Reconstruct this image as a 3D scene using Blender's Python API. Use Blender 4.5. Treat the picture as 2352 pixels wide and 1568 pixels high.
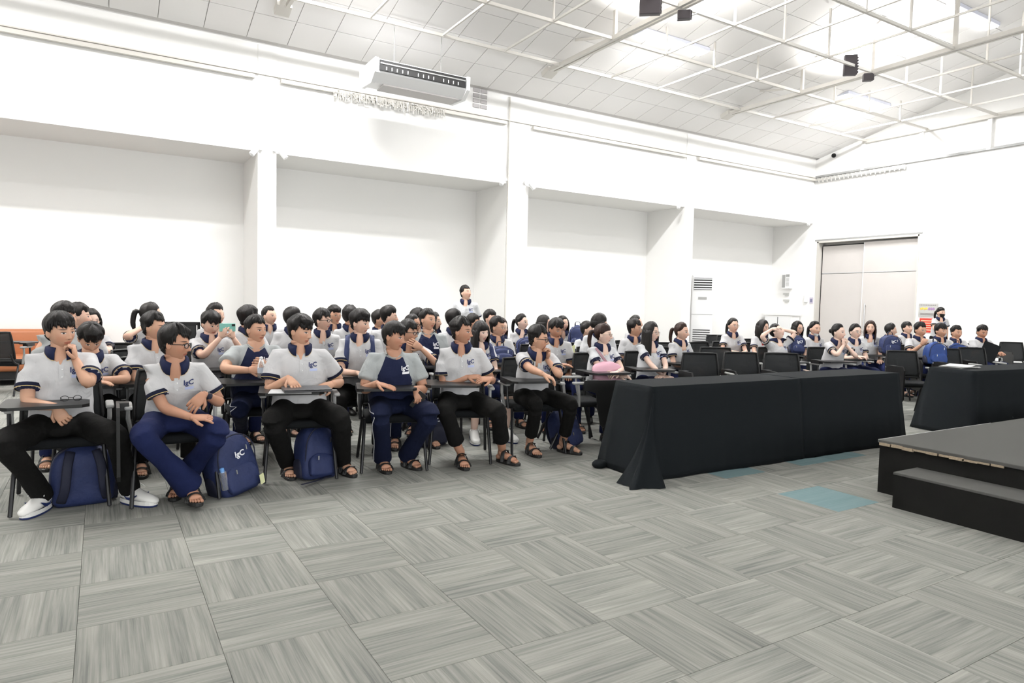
import bpy, bmesh, math, random
import numpy as np
from mathutils import Vector, Matrix, noise
from mathutils.bvhtree import BVHTree

for o in list(bpy.data.objects): bpy.data.objects.remove(o)
SC = bpy.context.scene
COL = SC.collection
R = math.radians
# ------------------------------------------------------------------ camera, world, exposure
YAW, PITCH, ROLL, FPX, CAMH = R(31.32), R(-3.2), R(1.35), 1552.0, 1.40
fv = np.array([math.sin(YAW)*math.cos(PITCH), math.cos(YAW)*math.cos(PITCH), math.sin(PITCH)])
r0 = np.array([math.cos(YAW), -math.sin(YAW), 0.0]); u0 = np.cross(r0, fv)
rv = r0*math.cos(ROLL)+u0*math.sin(ROLL); uv = -r0*math.sin(ROLL)+u0*math.cos(ROLL)
CAM = np.array([0, 0, CAMH])
cd = bpy.data.cameras.new('camera'); cam = bpy.data.objects.new('camera', cd); COL.objects.link(cam)
cd.sensor_width = 36; cd.lens = 36*FPX/2352; cd.clip_end = 200
cam.matrix_world = Matrix(((rv[0], uv[0], -fv[0], 0), (rv[1], uv[1], -fv[1], 0), (rv[2], uv[2], -fv[2], CAMH), (0, 0, 0, 1)))
SC.camera = cam
W = bpy.data.worlds.new('world'); SC.world = W; W.use_nodes = True
W.node_tree.nodes['Background'].inputs[0].default_value = (0.9, 0.95, 1, 1)
W.node_tree.nodes['Background'].inputs[1].default_value = 1.0
vs = SC.view_settings
vs.view_transform = 'Standard'; vs.look = 'None'; vs.gamma = 1; vs.exposure = 0.26; vs.use_curve_mapping = False

def ray(x, y): return rv*(x-1176)/FPX - uv*(y-784)/FPX + fv
def atY(x, y, Y): v = ray(x, y); return CAM+v*(Y/v[1])
def atX(x, y, X): v = ray(x, y); return CAM+v*(X/v[0])
def atZ(x, y, Z): v = ray(x, y); return CAM+v*((Z-CAMH)/v[2])

def area_lamp(name, loc, sx, sy, power, col=(1, 1, 1), rot=(0, 0, 0), spread=180):
    l = bpy.data.lights.new(name, 'AREA'); l.shape = 'RECTANGLE'; l.size = sx; l.size_y = sy
    l.energy = power; l.color = col; l.spread = R(spread)
    o = bpy.data.objects.new(name, l); o.location = loc; o.rotation_euler = rot; COL.objects.link(o); return o
# strip-light positions of the hall (fixtures themselves are modelled further down)
STRIPS = [(x, y, z) for (y, z, xs) in ((9.32, 6.2, (-2.95, 3.0, 8.95, 14.95)), (6.6, 6.86, (-4.1, 1.9, 7.9, 13.75)),
          (3.6, 7.2, (-4.1, 1.9, 7.9, 13.75)), (-1.0, 7.2, (-4.1, 1.9, 7.9, 13.75)), (-5.0, 6.4, (-4.1, 1.9, 7.9, 13.75))) for x in xs]
for i, (x, y, z) in enumerate(STRIPS):
    area_lamp('strip_lamp', (x, y, z-0.05), 1.55, 0.2, {9.32: 240, 6.6: 42}.get(y, 36), (0.985, 0.99, 1.0))
# unseen fill lamp added at the rear wall to lift ceiling, recess and faces
area_lamp('window_light', (4.5, -7.75, 2.3), 22, 3.0, 620, (0.97, 0.985, 1.0), (math.pi/2, 0, 0))
# upward LED floodlights on the trusses; those out of view added to brighten the ceiling
for (x, y, z, pw) in ((7.6, 8.0, 6.0, 500), (12.6, 8.1, 6.0, 270), (2.6, 8.0, 6.0, 800), (-2.4, 8.0, 6.0, 700), (-7.3, 8.0, 6.0, 500)):
    area_lamp('flood_lamp', (x, y, z+0.25), 0.3, 0.25, pw, (1, 0.98, 0.955), (math.pi, 0, 0), 175)

# ------------------------------------------------------------------ materials
def newmat(name):
    m = bpy.data.materials.new(name); m.use_nodes = True
    return m, m.node_tree, m.node_tree.nodes['Principled BSDF']
def mat(name, col, rough=0.6, metal=0.0, spec=0.5, emit=None, es=1.0, alpha=1.0, trans=0.0, bump=None, sheen=0.0, var=0.0):
    m, nt, b = newmat(name)
    b.inputs['Base Color'].default_value = (*col, 1); b.inputs['Roughness'].default_value = rough
    b.inputs['Metallic'].default_value = metal; b.inputs['Specular IOR Level'].default_value = spec
    if sheen: b.inputs['Sheen Weight'].default_value = sheen
    if emit: b.inputs['Emission Color'].default_value = (*emit, 1); b.inputs['Emission Strength'].default_value = es
    if alpha < 1: b.inputs['Alpha'].default_value = alpha
    if trans: b.inputs['Transmission Weight'].default_value = trans
    if bump or var:
        tc = nt.nodes.new('ShaderNodeTexCoord'); n = nt.nodes.new('ShaderNodeTexNoise')
        n.inputs['Scale'].default_value = bump[0] if bump else 3; n.inputs['Detail'].default_value = 4
        nt.links.new(tc.outputs['Object'], n.inputs['Vector'])
        if bump:
            bp = nt.nodes.new('ShaderNodeBump'); bp.inputs['Strength'].default_value = bump[1]; bp.inputs['Distance'].default_value = bump[2] if len(bump) > 2 else 0.01
            nt.links.new(n.outputs['Fac'], bp.inputs['Height']); nt.links.new(bp.outputs['Normal'], b.inputs['Normal'])
        if var:
            mx = nt.nodes.new('ShaderNodeMix'); mx.data_type = 'RGBA'
            mx.inputs[6].default_value = (*[c*(1-var) for c in col], 1); mx.inputs[7].default_value = (*[min(1, c*(1+var)) for c in col], 1)
            nt.links.new(n.outputs['Fac'], mx.inputs[0]); nt.links.new(mx.outputs[2], b.inputs['Base Color'])
    return m
def M_(nt, op, a, b=None, c=None):
    n = nt.nodes.new('ShaderNodeMath'); n.operation = op
    for i, v in enumerate((a, b, c)):
        if v is None: continue
        if isinstance(v, (int, float)): n.inputs[i].default_value = v
        else: nt.links.new(v, n.inputs[i])
    return n.outputs[0]
def mixc(nt, fac, a, b):
    n = nt.nodes.new('ShaderNodeMix'); n.data_type = 'RGBA'
    for i, v in ((0, fac), (6, a), (7, b)):
        if isinstance(v, tuple): n.inputs[i].default_value = (*v, 1)
        elif isinstance(v, (int, float)): n.inputs[i].default_value = v
        else: nt.links.new(v, n.inputs[i])
    return n.outputs[2]
def attr(nt, name, typ='GEOMETRY'):
    n = nt.nodes.new('ShaderNodeAttribute'); n.attribute_name = name; n.attribute_type = typ; return n

MW = mat('white_wall_paint', (0.86, 0.85, 0.83), 0.75, spec=0.2, bump=(60, 0.05, 0.002))
MWW = mat('white_steel_paint', (0.62, 0.595, 0.55), 0.5)
MPL = mat('white_plastic', (0.82, 0.82, 0.82), 0.35)
MGY = mat('grey_plastic', (0.33, 0.33, 0.32), 0.45)
MBK = mat('black_plastic', (0.008, 0.008, 0.008), 0.45, spec=.3)
MBM = mat('black_steel_paint', (0.009, 0.009, 0.010), 0.38, spec=.35)
MDARK = mat('dark_cavity', (0.02, 0.02, 0.02), 0.8)
MCLOTHSEAT = mat('black_seat_fabric', (0.007, 0.008, 0.009), 0.9, spec=.2, bump=(300, 0.3, 0.002))
MSILV = mat('brushed_steel', (0.6, 0.6, 0.6), 0.3, 1.0)
MTUBE = mat('led_diffuser', (1, 1, 1), 0.5, emit=(0.95, 0.98, 1.0), es=9)
MCEIL = None

def ceil_mat():
    m, nt, b = newmat('ceiling_panel')
    oi = attr(nt, 'rnd'); n = nt.nodes.new('ShaderNodeTexNoise'); n.inputs['Scale'].default_value = 1.2
    g = nt.nodes.new('ShaderNodeNewGeometry'); nt.links.new(g.outputs['Position'], n.inputs['Vector'])
    f = M_(nt, 'MULTIPLY_ADD', n.outputs['Fac'], 0.5, M_(nt, 'MULTIPLY', oi.outputs['Fac'], 0.5))
    nt.links.new(mixc(nt, f, (0.83, 0.81, 0.795), (0.89, 0.88, 0.87)), b.inputs['Base Color'])
    b.inputs['Roughness'].default_value = 0.7; b.inputs['Specular IOR Level'].default_value = 0.2
    return m
MCEIL = ceil_mat()
def carpet_mat():
    m, nt, b = newmat('striped_carpet')
    tc = attr(nt, 'tc'); rn = attr(nt, 'rnd').outputs['Fac']; teal = attr(nt, 'teal').outputs['Fac']
    sx = nt.nodes.new('ShaderNodeSeparateXYZ'); nt.links.new(tc.outputs['Vector'], sx.inputs[0])
    def lines(scale, ystr, seed):
        cx = nt.nodes.new('ShaderNodeCombineXYZ')
        nt.links.new(M_(nt, 'MULTIPLY', sx.outputs['X'], scale), cx.inputs['X']); nt.links.new(M_(nt, 'MULTIPLY', sx.outputs['Y'], ystr), cx.inputs['Y'])
        nt.links.new(M_(nt, 'MULTIPLY_ADD', rn, 37.0, seed), cx.inputs['Z'])
        n = nt.nodes.new('ShaderNodeTexNoise'); n.inputs['Scale'].default_value = 1; n.inputs['Detail'].default_value = 2
        nt.links.new(cx.outputs[0], n.inputs['Vector']); return n.outputs['Fac']
    a = lines(75, 1.6, 0); c = lines(14, 1.2, 9); d = lines(220, 6, 3)
    s = M_(nt, 'ADD', M_(nt, 'MULTIPLY', a, 0.42), M_(nt, 'ADD', M_(nt, 'MULTIPLY', c, 0.38), M_(nt, 'MULTIPLY', d, 0.2)))
    ramp = nt.nodes.new('ShaderNodeValToRGB'); nt.links.new(s, ramp.inputs[0])
    e = ramp.color_ramp.elements; e[0].position = 0.36; e[0].color = (0.15, 0.155, 0.145, 1); e[1].position = 0.66; e[1].color = (0.35, 0.345, 0.312, 1)
    x = ramp.color_ramp.elements.new(0.5); x.color = (0.25, 0.252, 0.23, 1)
    col = mixc(nt, teal, ramp.outputs['Color'], (0.13, 0.23, 0.25))
    hs = nt.nodes.new('ShaderNodeHueSaturation'); nt.links.new(col, hs.inputs['Color']); nt.links.new(M_(nt, 'MULTIPLY_ADD', rn, 0.16, 0.92), hs.inputs['Value'])
    nt.links.new(hs.outputs[0], b.inputs['Base Color']); b.inputs['Roughness'].default_value = 0.95; b.inputs['Specular IOR Level'].default_value = 0.1
    bp = nt.nodes.new('ShaderNodeBump'); bp.inputs['Distance'].default_value = 0.003; bp.inputs['Strength'].default_value = 0.5
    nt.links.new(d, bp.inputs['Height']); nt.links.new(bp.outputs[0], b.inputs['Normal'])
    return m
MCARP = carpet_mat()

# ------------------------------------------------------------------ mesh helpers
class MB:
    def __init__(s): s.v = []; s.f = []; s.m = []; s.h = []; s.n = 0
    def add(s, v, f, mi=0, hp=None):
        v = np.asarray(v, float); s.v.append(v); k = s.n
        s.f += [tuple(i+k for i in q) for q in f]; s.m += [mi]*len(f)
        s.h.append(np.full((len(v), 3), 5.0) if hp is None else np.asarray(hp, float)); s.n += len(v); return s
    def box(s, c, d, mi=0, rz=0.0, rot=None, bev=0.0):
        x, y, z = (q/2 for q in d)
        if bev:
            b = min(bev, x*.9, y*.9, z*.9); bm = bmesh.new(); bmesh.ops.create_cube(bm, size=1)
            bmesh.ops.scale(bm, vec=d, verts=bm.verts); bmesh.ops.bevel(bm, geom=bm.edges[:], offset=b, segments=2, affect='EDGES', profile=.5)
            bm.verts.index_update(); v = np.array([p.co[:] for p in bm.verts]); f = [tuple(q.index for q in p.verts) for p in bm.faces]; bm.free()
        else:
            v = np.array([(i, j, k) for k in (-z, z) for j in (-y, y) for i in (-x, x)])
            f = [(0, 2, 3, 1), (4, 5, 7, 6), (0, 1, 5, 4), (2, 6, 7, 3), (0, 4, 6, 2), (1, 3, 7, 5)]
        if rot is not None: v = v@np.array(rot).T
        if rz: a = np.array([[math.cos(rz), -math.sin(rz), 0], [math.sin(rz), math.cos(rz), 0], [0, 0, 1]]); v = v@a.T
        return s.add(v+np.array(c), f, mi)
    def prism(s, poly, z0, z1, mi=0, axis=2):
        n = len(poly); v = [(*p, z0) for p in poly]+[(*p, z1) for p in poly]
        if axis == 1: v = [(a, c, b) for a, b, c in v]
        if axis == 0: v = [(c, a, b) for a, b, c in v]
        f = [tuple(range(n))[::-1], tuple(range(n, 2*n))]+[(i, (i+1) % n, n+(i+1) % n, n+i) for i in range(n)]
        return s.add(v, f, mi)
    def tube(s, path, rad, seg=8, up=(0, 0, 1), mi=0, cap=True, hp=None, sq=1.0):
        P = np.asarray(path, float); n = len(P); rad = np.asarray(rad, float)
        if rad.ndim == 0: rad = np.full(n, float(rad))
        if rad.ndim == 1: rad = np.stack([rad, rad], 1)
        t = np.gradient(P, axis=0); t /= np.linalg.norm(t, axis=1)[:, None]+1e-9
        upv = np.asarray(up, float)
        if upv.ndim == 1: upv = np.tile(upv, (n, 1))
        a = upv-(upv*t).sum(1)[:, None]*t; l = np.linalg.norm(a, axis=1)
        if (l < 0.05).any(): alt = np.array([0.31, 0.95, 0.1]); a = alt-(t@alt)[:, None]*t; l = np.linalg.norm(a, axis=1)
        a /= l[:, None]; b = np.cross(t, a)
        th = np.arange(seg)*2*math.pi/seg; c, si = np.cos(th), np.sin(th)
        if sq != 1: c = np.sign(c)*np.abs(c)**sq; si = np.sign(si)*np.abs(si)**sq
        v = P[:, None]+b[:, None]*(rad[:, 0, None]*c)[..., None]+a[:, None]*(rad[:, 1, None]*si)[..., None]
        v = v.reshape(-1, 3); f = [(i*seg+j, i*seg+(j+1) % seg, (i+1)*seg+(j+1) % seg, (i+1)*seg+j) for i in range(n-1) for j in range(seg)]
        if cap:
            v = np.vstack([v, P[0]-t[0]*rad[0].min()*0.35, P[-1]+t[-1]*rad[-1].min()*0.35]); k = n*seg
            f += [((j+1) % seg, j, k) for j in range(seg)]+[((n-1)*seg+j, (n-1)*seg+(j+1) % seg, k+1) for j in range(seg)]
        return s.add(v, f, mi, hp)
    def ball(s, c, r, seg=12, rings=8, mi=0, rot=None):
        r = np.ones(3)*np.asarray(r, float); v = [(0, 0, -1)]; f = []
        for i in range(1, rings):
            e = -math.pi/2+math.pi*i/rings
            for j in range(seg): a = 2*math.pi*j/seg; v.append((math.cos(e)*math.cos(a), math.cos(e)*math.sin(a), math.sin(e)))
        v.append((0, 0, 1)); L = len(v)-1
        for j in range(seg):
            f.append((0, 1+(j+1) % seg, 1+j)); f.append((L, L-seg+j, L-seg+(j+1) % seg))
        for i in range(rings-2):
            for j in range(seg): f.append((1+i*seg+j, 1+i*seg+(j+1) % seg, 1+(i+1)*seg+(j+1) % seg, 1+(i+1)*seg+j))
        v = np.array(v)*r
        if rot is not None: v = v@np.array(rot).T
        return s.add(v+np.array(c), f, mi)
    def mesh(s, name, mats, smooth=False, hp=False):
        me = bpy.data.meshes.new(name); v = np.vstack(s.v); me.from_pydata(v.tolist(), [], s.f)
        for m in (mats if isinstance(mats, (list, tuple)) else [mats]): me.materials.append(m)
        me.polygons.foreach_set('material_index', s.m)
        if smooth: me.polygons.foreach_set('use_smooth', [True]*len(s.f))
        if hp: a = me.attributes.new('hp', 'FLOAT_VECTOR', 'POINT'); a.data.foreach_set('vector', np.vstack(s.h).ravel())
        me.update(); return me
    def obj(s, name, mats, parent=None, smooth=False, hp=False, loc=None):
        return link(name, s.mesh(name, mats, smooth, hp), parent, loc)
def link(name, data, parent=None, loc=None, rz=0.0):
    o = bpy.data.objects.new(name, data); COL.objects.link(o)
    if parent is not None: o.parent = parent
    if loc is not None: o.location = loc
    if rz: o.rotation_euler = (0, 0, rz)
    return o
def tag(o, label, cat, group=None):
    o['label'] = label; o['category'] = cat
    if group: o['group'] = group
    return o
def thing(name, label, cat, loc=(0, 0, 0), rz=0.0, group=None):
    return tag(link(name, None, None, loc, rz), label, cat, group)
def struct(o): o['kind'] = 'structure'; return o
def copy_tree(o, loc, rz, label, group=None):
    r = o.copy(); COL.objects.link(r); r.location = loc; r.rotation_euler = (0, 0, rz); r['label'] = label
    if group: r['group'] = group
    for ch in list(o.children):
        c = ch.copy(); COL.objects.link(c); c.parent = r
        for g in list(ch.children):
            d = g.copy(); COL.objects.link(d); d.parent = c
    return r
def crom(P, n):
    P = np.asarray(P, float); Q = np.vstack([2*P[0]-P[1], P, 2*P[-1]-P[-2]]); out = []
    for i in range(1, len(Q)-2):
        for k in range(n):
            t = k/n; out.append(.5*((2*Q[i])+(-Q[i-1]+Q[i+1])*t+(2*Q[i-1]-5*Q[i]+4*Q[i+1]-Q[i+2])*t*t+(-Q[i-1]+3*Q[i]-3*Q[i+1]+Q[i+2])*t**3))
    out.append(Q[-2]); return np.array(out)

# ------------------------------------------------------------------ room shell
XL, XE, YF, YB, YR = -8.0, 17.1, 12.0, 13.3, -8.0      # left end, end wall, beam face, recess wall, rear wall
ZS, ZT = 3.84, 5.57                                     # soffit height, wall top under the sloping ceiling
SL, YRID = 0.242, 1.5
def zc(y): return ZT+SL*(YF-y) if y >= YRID else ZT+SL*(YF-YRID)-SL*(YRID-y)
fl = struct(MB().box(((XL+XE)/2, 2.7, -0.06), (XE-XL+.6, YB-YR+.6, 0.1)).obj('floor', MDARK))
b = MB(); b.box(((XL+XE)/2, YB+.1, 2.1), (XE-XL+.6, .2, 4.3)); struct(b.obj('wall_back', MW))
b = MB(); b.box(((XL+XE)/2, (YF+YB)/2+.05, (ZS+ZT)/2+.1), (XE-XL, YB-YF+.1, ZT-ZS+.2)); struct(b.obj('wall_upper', MW))
PILX = [(-2.72, -2.44), (2.25, 2.55), (7.08, 7.60), (12.11, 12.41)]
for i, (a, c) in enumerate(PILX):
    p = struct(MB().box(((a+c)/2, (YF+YB)/2-.01, ZT/2), (c-a, YB-YF+.02, ZT+.02)).obj('column_%d' % (i+1), MW))
b = MB(); poly = [(YR-.2, 0), (YR-.2, zc(YR)), (YRID, zc(YRID)+.15), (YF+.1, zc(YF)), (YB+.2, zc(YF)), (YB+.2, 0), (11.83, 0), (11.83, 3.33), (9.06, 3.33), (9.06, 0)]
b.prism(poly, XE, XE+.3, axis=0); struct(b.obj('wall_end', MW))
b = MB(); b.box((XL-.1, 2.6, 4.2), (.2, 21.8, 8.4)); struct(b.obj('wall_left', MW))
b = MB(); b.box(((XL+XE)/2, YR-.1, 3), (XE-XL+.6, .2, 6.4)); struct(b.obj('wall_rear', MW))
cl = MB()
for (ya, yb) in ((YF+.05, YRID), (YRID, YR-.2)):
    cl.add([(XL-.2, ya, zc(ya)+.05), (XE+.2, ya, zc(ya)+.05), (XE+.2, yb, zc(yb)+.05), (XL-.2, yb, zc(yb)+.05),
            (XL-.2, ya, zc(ya)+.15), (XE+.2, ya, zc(ya)+.15), (XE+.2, yb, zc(yb)+.15), (XL-.2, yb, zc(yb)+.15)],
           [(0, 1, 2, 3), (7, 6, 5, 4), (0, 4, 5, 1), (1, 5, 6, 2), (2, 6, 7, 3), (3, 7, 4, 0)])
MGRID = mat('ceiling_grid_grey', (0.60, 0.58, 0.565), 0.7)
ceil = struct(cl.obj('ceiling', MGRID))

def tile_mesh(name, verts_faces, m, rnd, teal=None, tcs=None):
    v, f = verts_faces; me = bpy.data.meshes.new(name); me.from_pydata([tuple(p) for p in v], [], f); me.materials.append(m)
    a = me.attributes.new('rnd', 'FLOAT', 'POINT'); a.data.foreach_set('value', np.asarray(rnd, float)*np.ones(len(v)))
    if teal is not None:
        a = me.attributes.new('teal', 'FLOAT', 'POINT'); a.data.foreach_set('value', np.asarray(teal, float)*np.ones(len(v)))
        a = me.attributes.new('tc', 'FLOAT_VECTOR', 'POINT'); a.data.foreach_set('vector', np.asarray(tcs, float).ravel())
    me.update(); return me
def slab(w, l, h, bv):
    x, y = w/2, l/2
    v = np.array([(-x, -y, 0), (x, -y, 0), (x, y, 0), (-x, y, 0), (-x, -y, h-bv), (x, -y, h-bv), (x, y, h-bv), (-x, y, h-bv), (-x+bv, -y+bv, h), (x-bv, -y+bv, h), (x-bv, y-bv, h), (-x+bv, y-bv, h)])
    f = [(0, 1, 5, 4), (1, 2, 6, 5), (2, 3, 7, 6), (3, 0, 4, 7), (4, 5, 9, 8), (5, 6, 10, 9), (6, 7, 11, 10), (7, 4, 8, 11), (8, 9, 10, 11)]
    return v, f
def inview(p, m=1.06):
    q = np.array(p)-CAM; z = q@fv
    return z > .2 and abs(FPX*(q@rv)/z) < 1176*m and abs(FPX*(q@uv)/z) < 784*m
# carpet tiles, quarter-turned
rnd = random.Random(4)
TV, TF = slab(0.4985, 0.4985, 0.010, 0.0012)
tiles = []
for i in range(-16, 35):
    for j in range(-17, 27):
        x, y = -0.1+.5*i+.25, 0.28+.5*j+.25
        if x-.25 < XL or x+.25 > XE or y+.25 > YB or y-.25 < YR: continue
        d = math.hypot(x, y); vis = inview((x, y, 0), 1.1)
        tiles.append((0 if vis else 1, d, x, y, (i+j) % 2))
tiles.sort()
tealset = {(round(p[0], 2), round(p[1], 2)) for p in ()}
TEALS = [atZ(1640, 1083, 0), atZ(1850, 1057, 0), atZ(1985, 1045, 0), atZ(1960, 1150, 0)]
def is_teal(x, y): return any(abs(x-q[0]) < .25 and abs(y-q[1]) < .25 for q in TEALS)
variants = {}
rest = [[], [], [], [], []]
for k, (vis, d, x, y, par) in enumerate(tiles):
    te = 0.75 if is_teal(x, y) else 0.0; rr = rnd.randrange(10)/10
    rot = par
    if k < 300:
        key = (rot, rr, te)
        if key not in variants:
            tcs = [(p[0]+rr*7, p[1], 0) for p in TV] if rot else [(p[1]+rr*7, p[0], 0) for p in TV]
            variants[key] = tile_mesh('carpet_tile', (TV, TF), MCARP, rr, te, tcs)
        link('carpet_tile', variants[key], fl, (x, y, -0.010))
    else:
        n = sum(len(q) for q in rest[0]); V = TV+np.array([x, y, -0.010]); rest[0].append(V)
        rest[1] += [tuple(i+n for i in q) for q in TF]; rest[2] += [rr]*12; rest[3] += [te]*12
        rest[4] += [(p[0]+rr*7, p[1], 0) for p in TV] if rot else [(p[1]+rr*7, p[0], 0) for p in TV]
o = link('carpet_tile_field', tile_mesh('carpet_tile_field', (np.vstack(rest[0]), rest[1]), MCARP, rest[2], rest[3], rest[4]), fl); o['kind'] = 'stuff'
# ceiling panels on both slopes
PV, PF = slab(0.630, 0.668, 0.02, 0.002)
sa = math.atan(SL); cands = []
for side in (1, -1):
    for i in range(-13, 28):
        for j in range(17):
            x = 0.134-.32+.64*i; yy = j*.66+.33
            y = (11.57-.33+.66-yy) if side > 0 else (YRID-(yy-.1))
            if side > 0 and (y < YRID+.2): continue
            if x-.32 < XL or x-.25 > XE or y < YR+.3: continue
            z = zc(y); vis = inview((x, y, z), 1.05)
            cands.append((0 if vis else 1, math.dist((x, y, z), CAM), x, y, z, side))
cands.sort(); pv = {}; R4 = [[], [], []]
for k, (vis, d, x, y, z, side) in enumerate(cands):
    rr = rnd.randrange(8)/8; ang = -sa*side+math.pi
    ca, sn = math.cos(ang), math.sin(ang); RM = np.array([[1, 0, 0], [0, ca, -sn], [0, sn, ca]])
    if k < 300:
        if rr not in pv: pv[rr] = tile_mesh('ceiling_panel', (PV, PF), MCEIL, rr)
        o = link('ceiling_panel', pv[rr], ceil, (x, y, z+.048)); o.rotation_euler = (ang, 0, 0)
    else:
        n = sum(len(q) for q in R4[0]); R4[0].append(PV@RM.T+np.array([x, y, z+.048])); R4[1] += [tuple(i+n for i in q) for q in PF]; R4[2] += [rr]*12
o = link('ceiling_panel_field', tile_mesh('ceiling_panel_field', (np.vstack(R4[0]), R4[1]), MCEIL, R4[2]), ceil); o['kind'] = 'stuff'
# ------------------------------------------------------------------ steel roof frame
ZB = 5.83
def bar(name, p, q, w, h, m=MWW, parent=None, **k):
    p = np.array(p, float); q = np.array(q, float); b = MB()
    o = b.tube([p, q], [[w/2*1.3, h/2*1.3]]*2, 4, (0, 0, 1) if abs((q-p)[2]) < .9*np.linalg.norm(q-p) else (0, 1, 0)).obj(name, m, parent); return o
def sqbar(b, p, q, w, h=None):
    h = h or w; p = np.array(p, float); q = np.array(q, float); t = (q-p)/np.linalg.norm(q-p)
    up = np.array([0, 0, 1.]) if abs(t[2]) < .9 else np.array([0, 1., 0]); a = up-(up@t)*t; a /= np.linalg.norm(a); c = np.cross(t, a)
    v = [pt+c*w/2*i+a*h/2*j for pt in (p, q) for i, j in ((-1, -1), (1, -1), (1, 1), (-1, 1))]
    b.add(v, [(0, 1, 2, 3), (7, 6, 5, 4), (0, 4, 5, 1), (1, 5, 6, 2), (2, 6, 7, 3), (3, 7, 4, 0)]); return b
XB = [10.5, 9.0, 7.5, 6.1, 4.6, 3.1, 1.5, -.5, -2.5, -4.5]
for y in XB:
    t = struct(sqbar(MB(), (XL, y, ZB), (XE, y, ZB), .042, .048).obj('beam', MWW))
yend = YF-(ZB-ZT)/SL
for X in (-7.4, -2.51, 2.41, 7.34, 12.26):
    b = MB(); sqbar(b, (X-.045, yend, ZB), (X-.045, -6.8, ZB), .055, .07); sqbar(b, (X+.045, yend, ZB), (X+.045, -6.8, ZB), .055, .07)
    c = struct(b.obj('truss_beam', MWW))
    sqbar(MB(), (X, yend+.1, ZB-.05), (X, yend-.12, ZB+.02), .22, .10).obj('end_plate', MWW, c)
    for y in XB[1:]:
        sqbar(MB(), (X, y, ZB), (X, y, zc(y)), .055).obj('post', MWW, c)
    # braces from chord to slope
    for (ya, yb) in ((9.95, 9.6), (8.6, 8.2)):
        sqbar(MB(), (X-.12, ya, zc(ya)+.02), (X+.2, yb, zc(yb)-.06), .05, .03).obj('brace', MWW, c)
XS = [-6.2, -5.0, -3.75, -1.3, -.1, 1.15, 3.65, 4.9, 6.1, 8.5, 9.7, 10.9, 13.35, 14.6, 15.85]
for X in XS:
    c = struct(sqbar(MB(), (X, 10.5, ZB), (X, -4.5, ZB), .028, .032).obj('cross_beam', MWW))
    for y in XB[1:6]:
        sqbar(MB(), (X, y, ZB), (X, y, zc(y)), .03).obj('post', MWW, c)
# end wall uprights
for y in (10.6, 9.13, 7.65, 6.1, 4.6): struct(MB().box((XE-.03, y, (5.1+ZB)/2), (.06, .09, ZB-5.1)).obj('trim_upright', MW))
struct(MB().box((XE-.05, 2.6, ZB), (.1, 16, .09)).obj('trim_tie', MWW))
# cable trunking along the walls
ends = [XL]+[q for a, c in PILX for q in (a, c)]+[XE]
struct(MB().box(((XL+XE)/2, YF-.035, 5.10), (XE-XL, .04, .018)).obj('trim_rail', MGY if False else MWW))
for i in range(0, len(ends), 2):
    a, c = ends[i], ends[i+1]
    struct(MB().box(((a+c)/2, YF-.05, 5.035), (c-a-.12, .07, .06)).obj('trim_trunking', MWW))
struct(MB().box((XE-.03, 2.6, 5.12), (.05, 18.7, .05)).obj('trim_end_rail', MGY))
struct(MB().tube([(7.10, YF-.035, ZT), (7.10, YF-.035, .1)], .016, 6).obj('trim_pipe', MWW))
p5 = atY(1505, 600, YB); p6 = atY(1545, 600, YB)
struct(MB().box(((p5[0]+p6[0])/2, YB-.07, ZS/2), (p6[0]-p5[0], .16, ZS)).obj('trim_pilaster', MW)); q5 = atY(1528, 735, YB-.15)
MB().box((q5[0], YB-.158, q5[2]-.1), (.26, .016, .75)).obj('notice_board', mat('pale_pink_board', (.68, .60, .57), .7), bpy.data.objects['trim_pilaster'])
wn = struct(MB().box((4.5, YR+.01, 2.3), (22, .02, 3.0)).obj('window_1', mat('frosted_window_pane', (.85, .88, .9), .4, emit=(.95, .98, 1), es=1.2)))  # unseen glowing pane made up to go with the fill lamp
for k in range(12): MB().box((-6.5+2*k, YR+.03, 2.3), (.08, .06, 3.1)).obj('window_frame', MWW, wn)
# door in the end wall
d1 = struct(MB().box((XE+.27, 10.45, 1.66), (.04, 2.9, 3.4)).obj('door_1', mat('corridor_paint', (.55, .53, .5), .8)))
MDOOR = mat('door_panel_grey', (0.60, 0.565, 0.54), 0.5, var=.03)
b = MB(); b.box((XE+.10, 11.81, 1.66), (.22, .04, 3.33)).box((XE+.10, 9.08, 1.66), (.22, .04, 3.33)).box((XE+.10, 10.45, 3.31), (.22, 2.76, .05)); b.obj('door_frame', MWW, d1)
MB().box((XE+.02, 10.45, 3.36), (.06, 2.9, .04)).obj('door_track', MGY, d1)
for (yc, w, xo, hh) in ((11.05, 1.46, .19, 3.2), (9.82, 1.42, .12, 3.24)):
    p = MB().box((XE+xo, yc, (2.44)/2), (.035, w, 2.42)).box((XE+xo, yc, (2.46+hh)/2), (.035, w, hh-2.46)).obj('door_panel', MDOOR, d1)
    MB().box((XE+xo-.004, yc, 2.45), (.03, w, .012)).obj('joint_strip', MPL, p)
    MB().box((XE+xo, yc+w/2-.008, hh/2), (.05, .016, hh)).obj('edge_strip', MBK if xo > .15 else MPL, p)
MB().box((XE+.19, 11.05, 3.215), (.05, 1.46, .02)).obj('top_gap_seal', MBK, d1)
MB().tube([(XE+.04, 10.40, .95), (XE+.04, 10.40, 1.62)], .016, 8).box((XE+.07, 10.40, 1.0), (.06, .02, .02)).box((XE+.07, 10.40, 1.57), (.06, .02, .02)).obj('door_handle', MSILV, d1)
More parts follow.
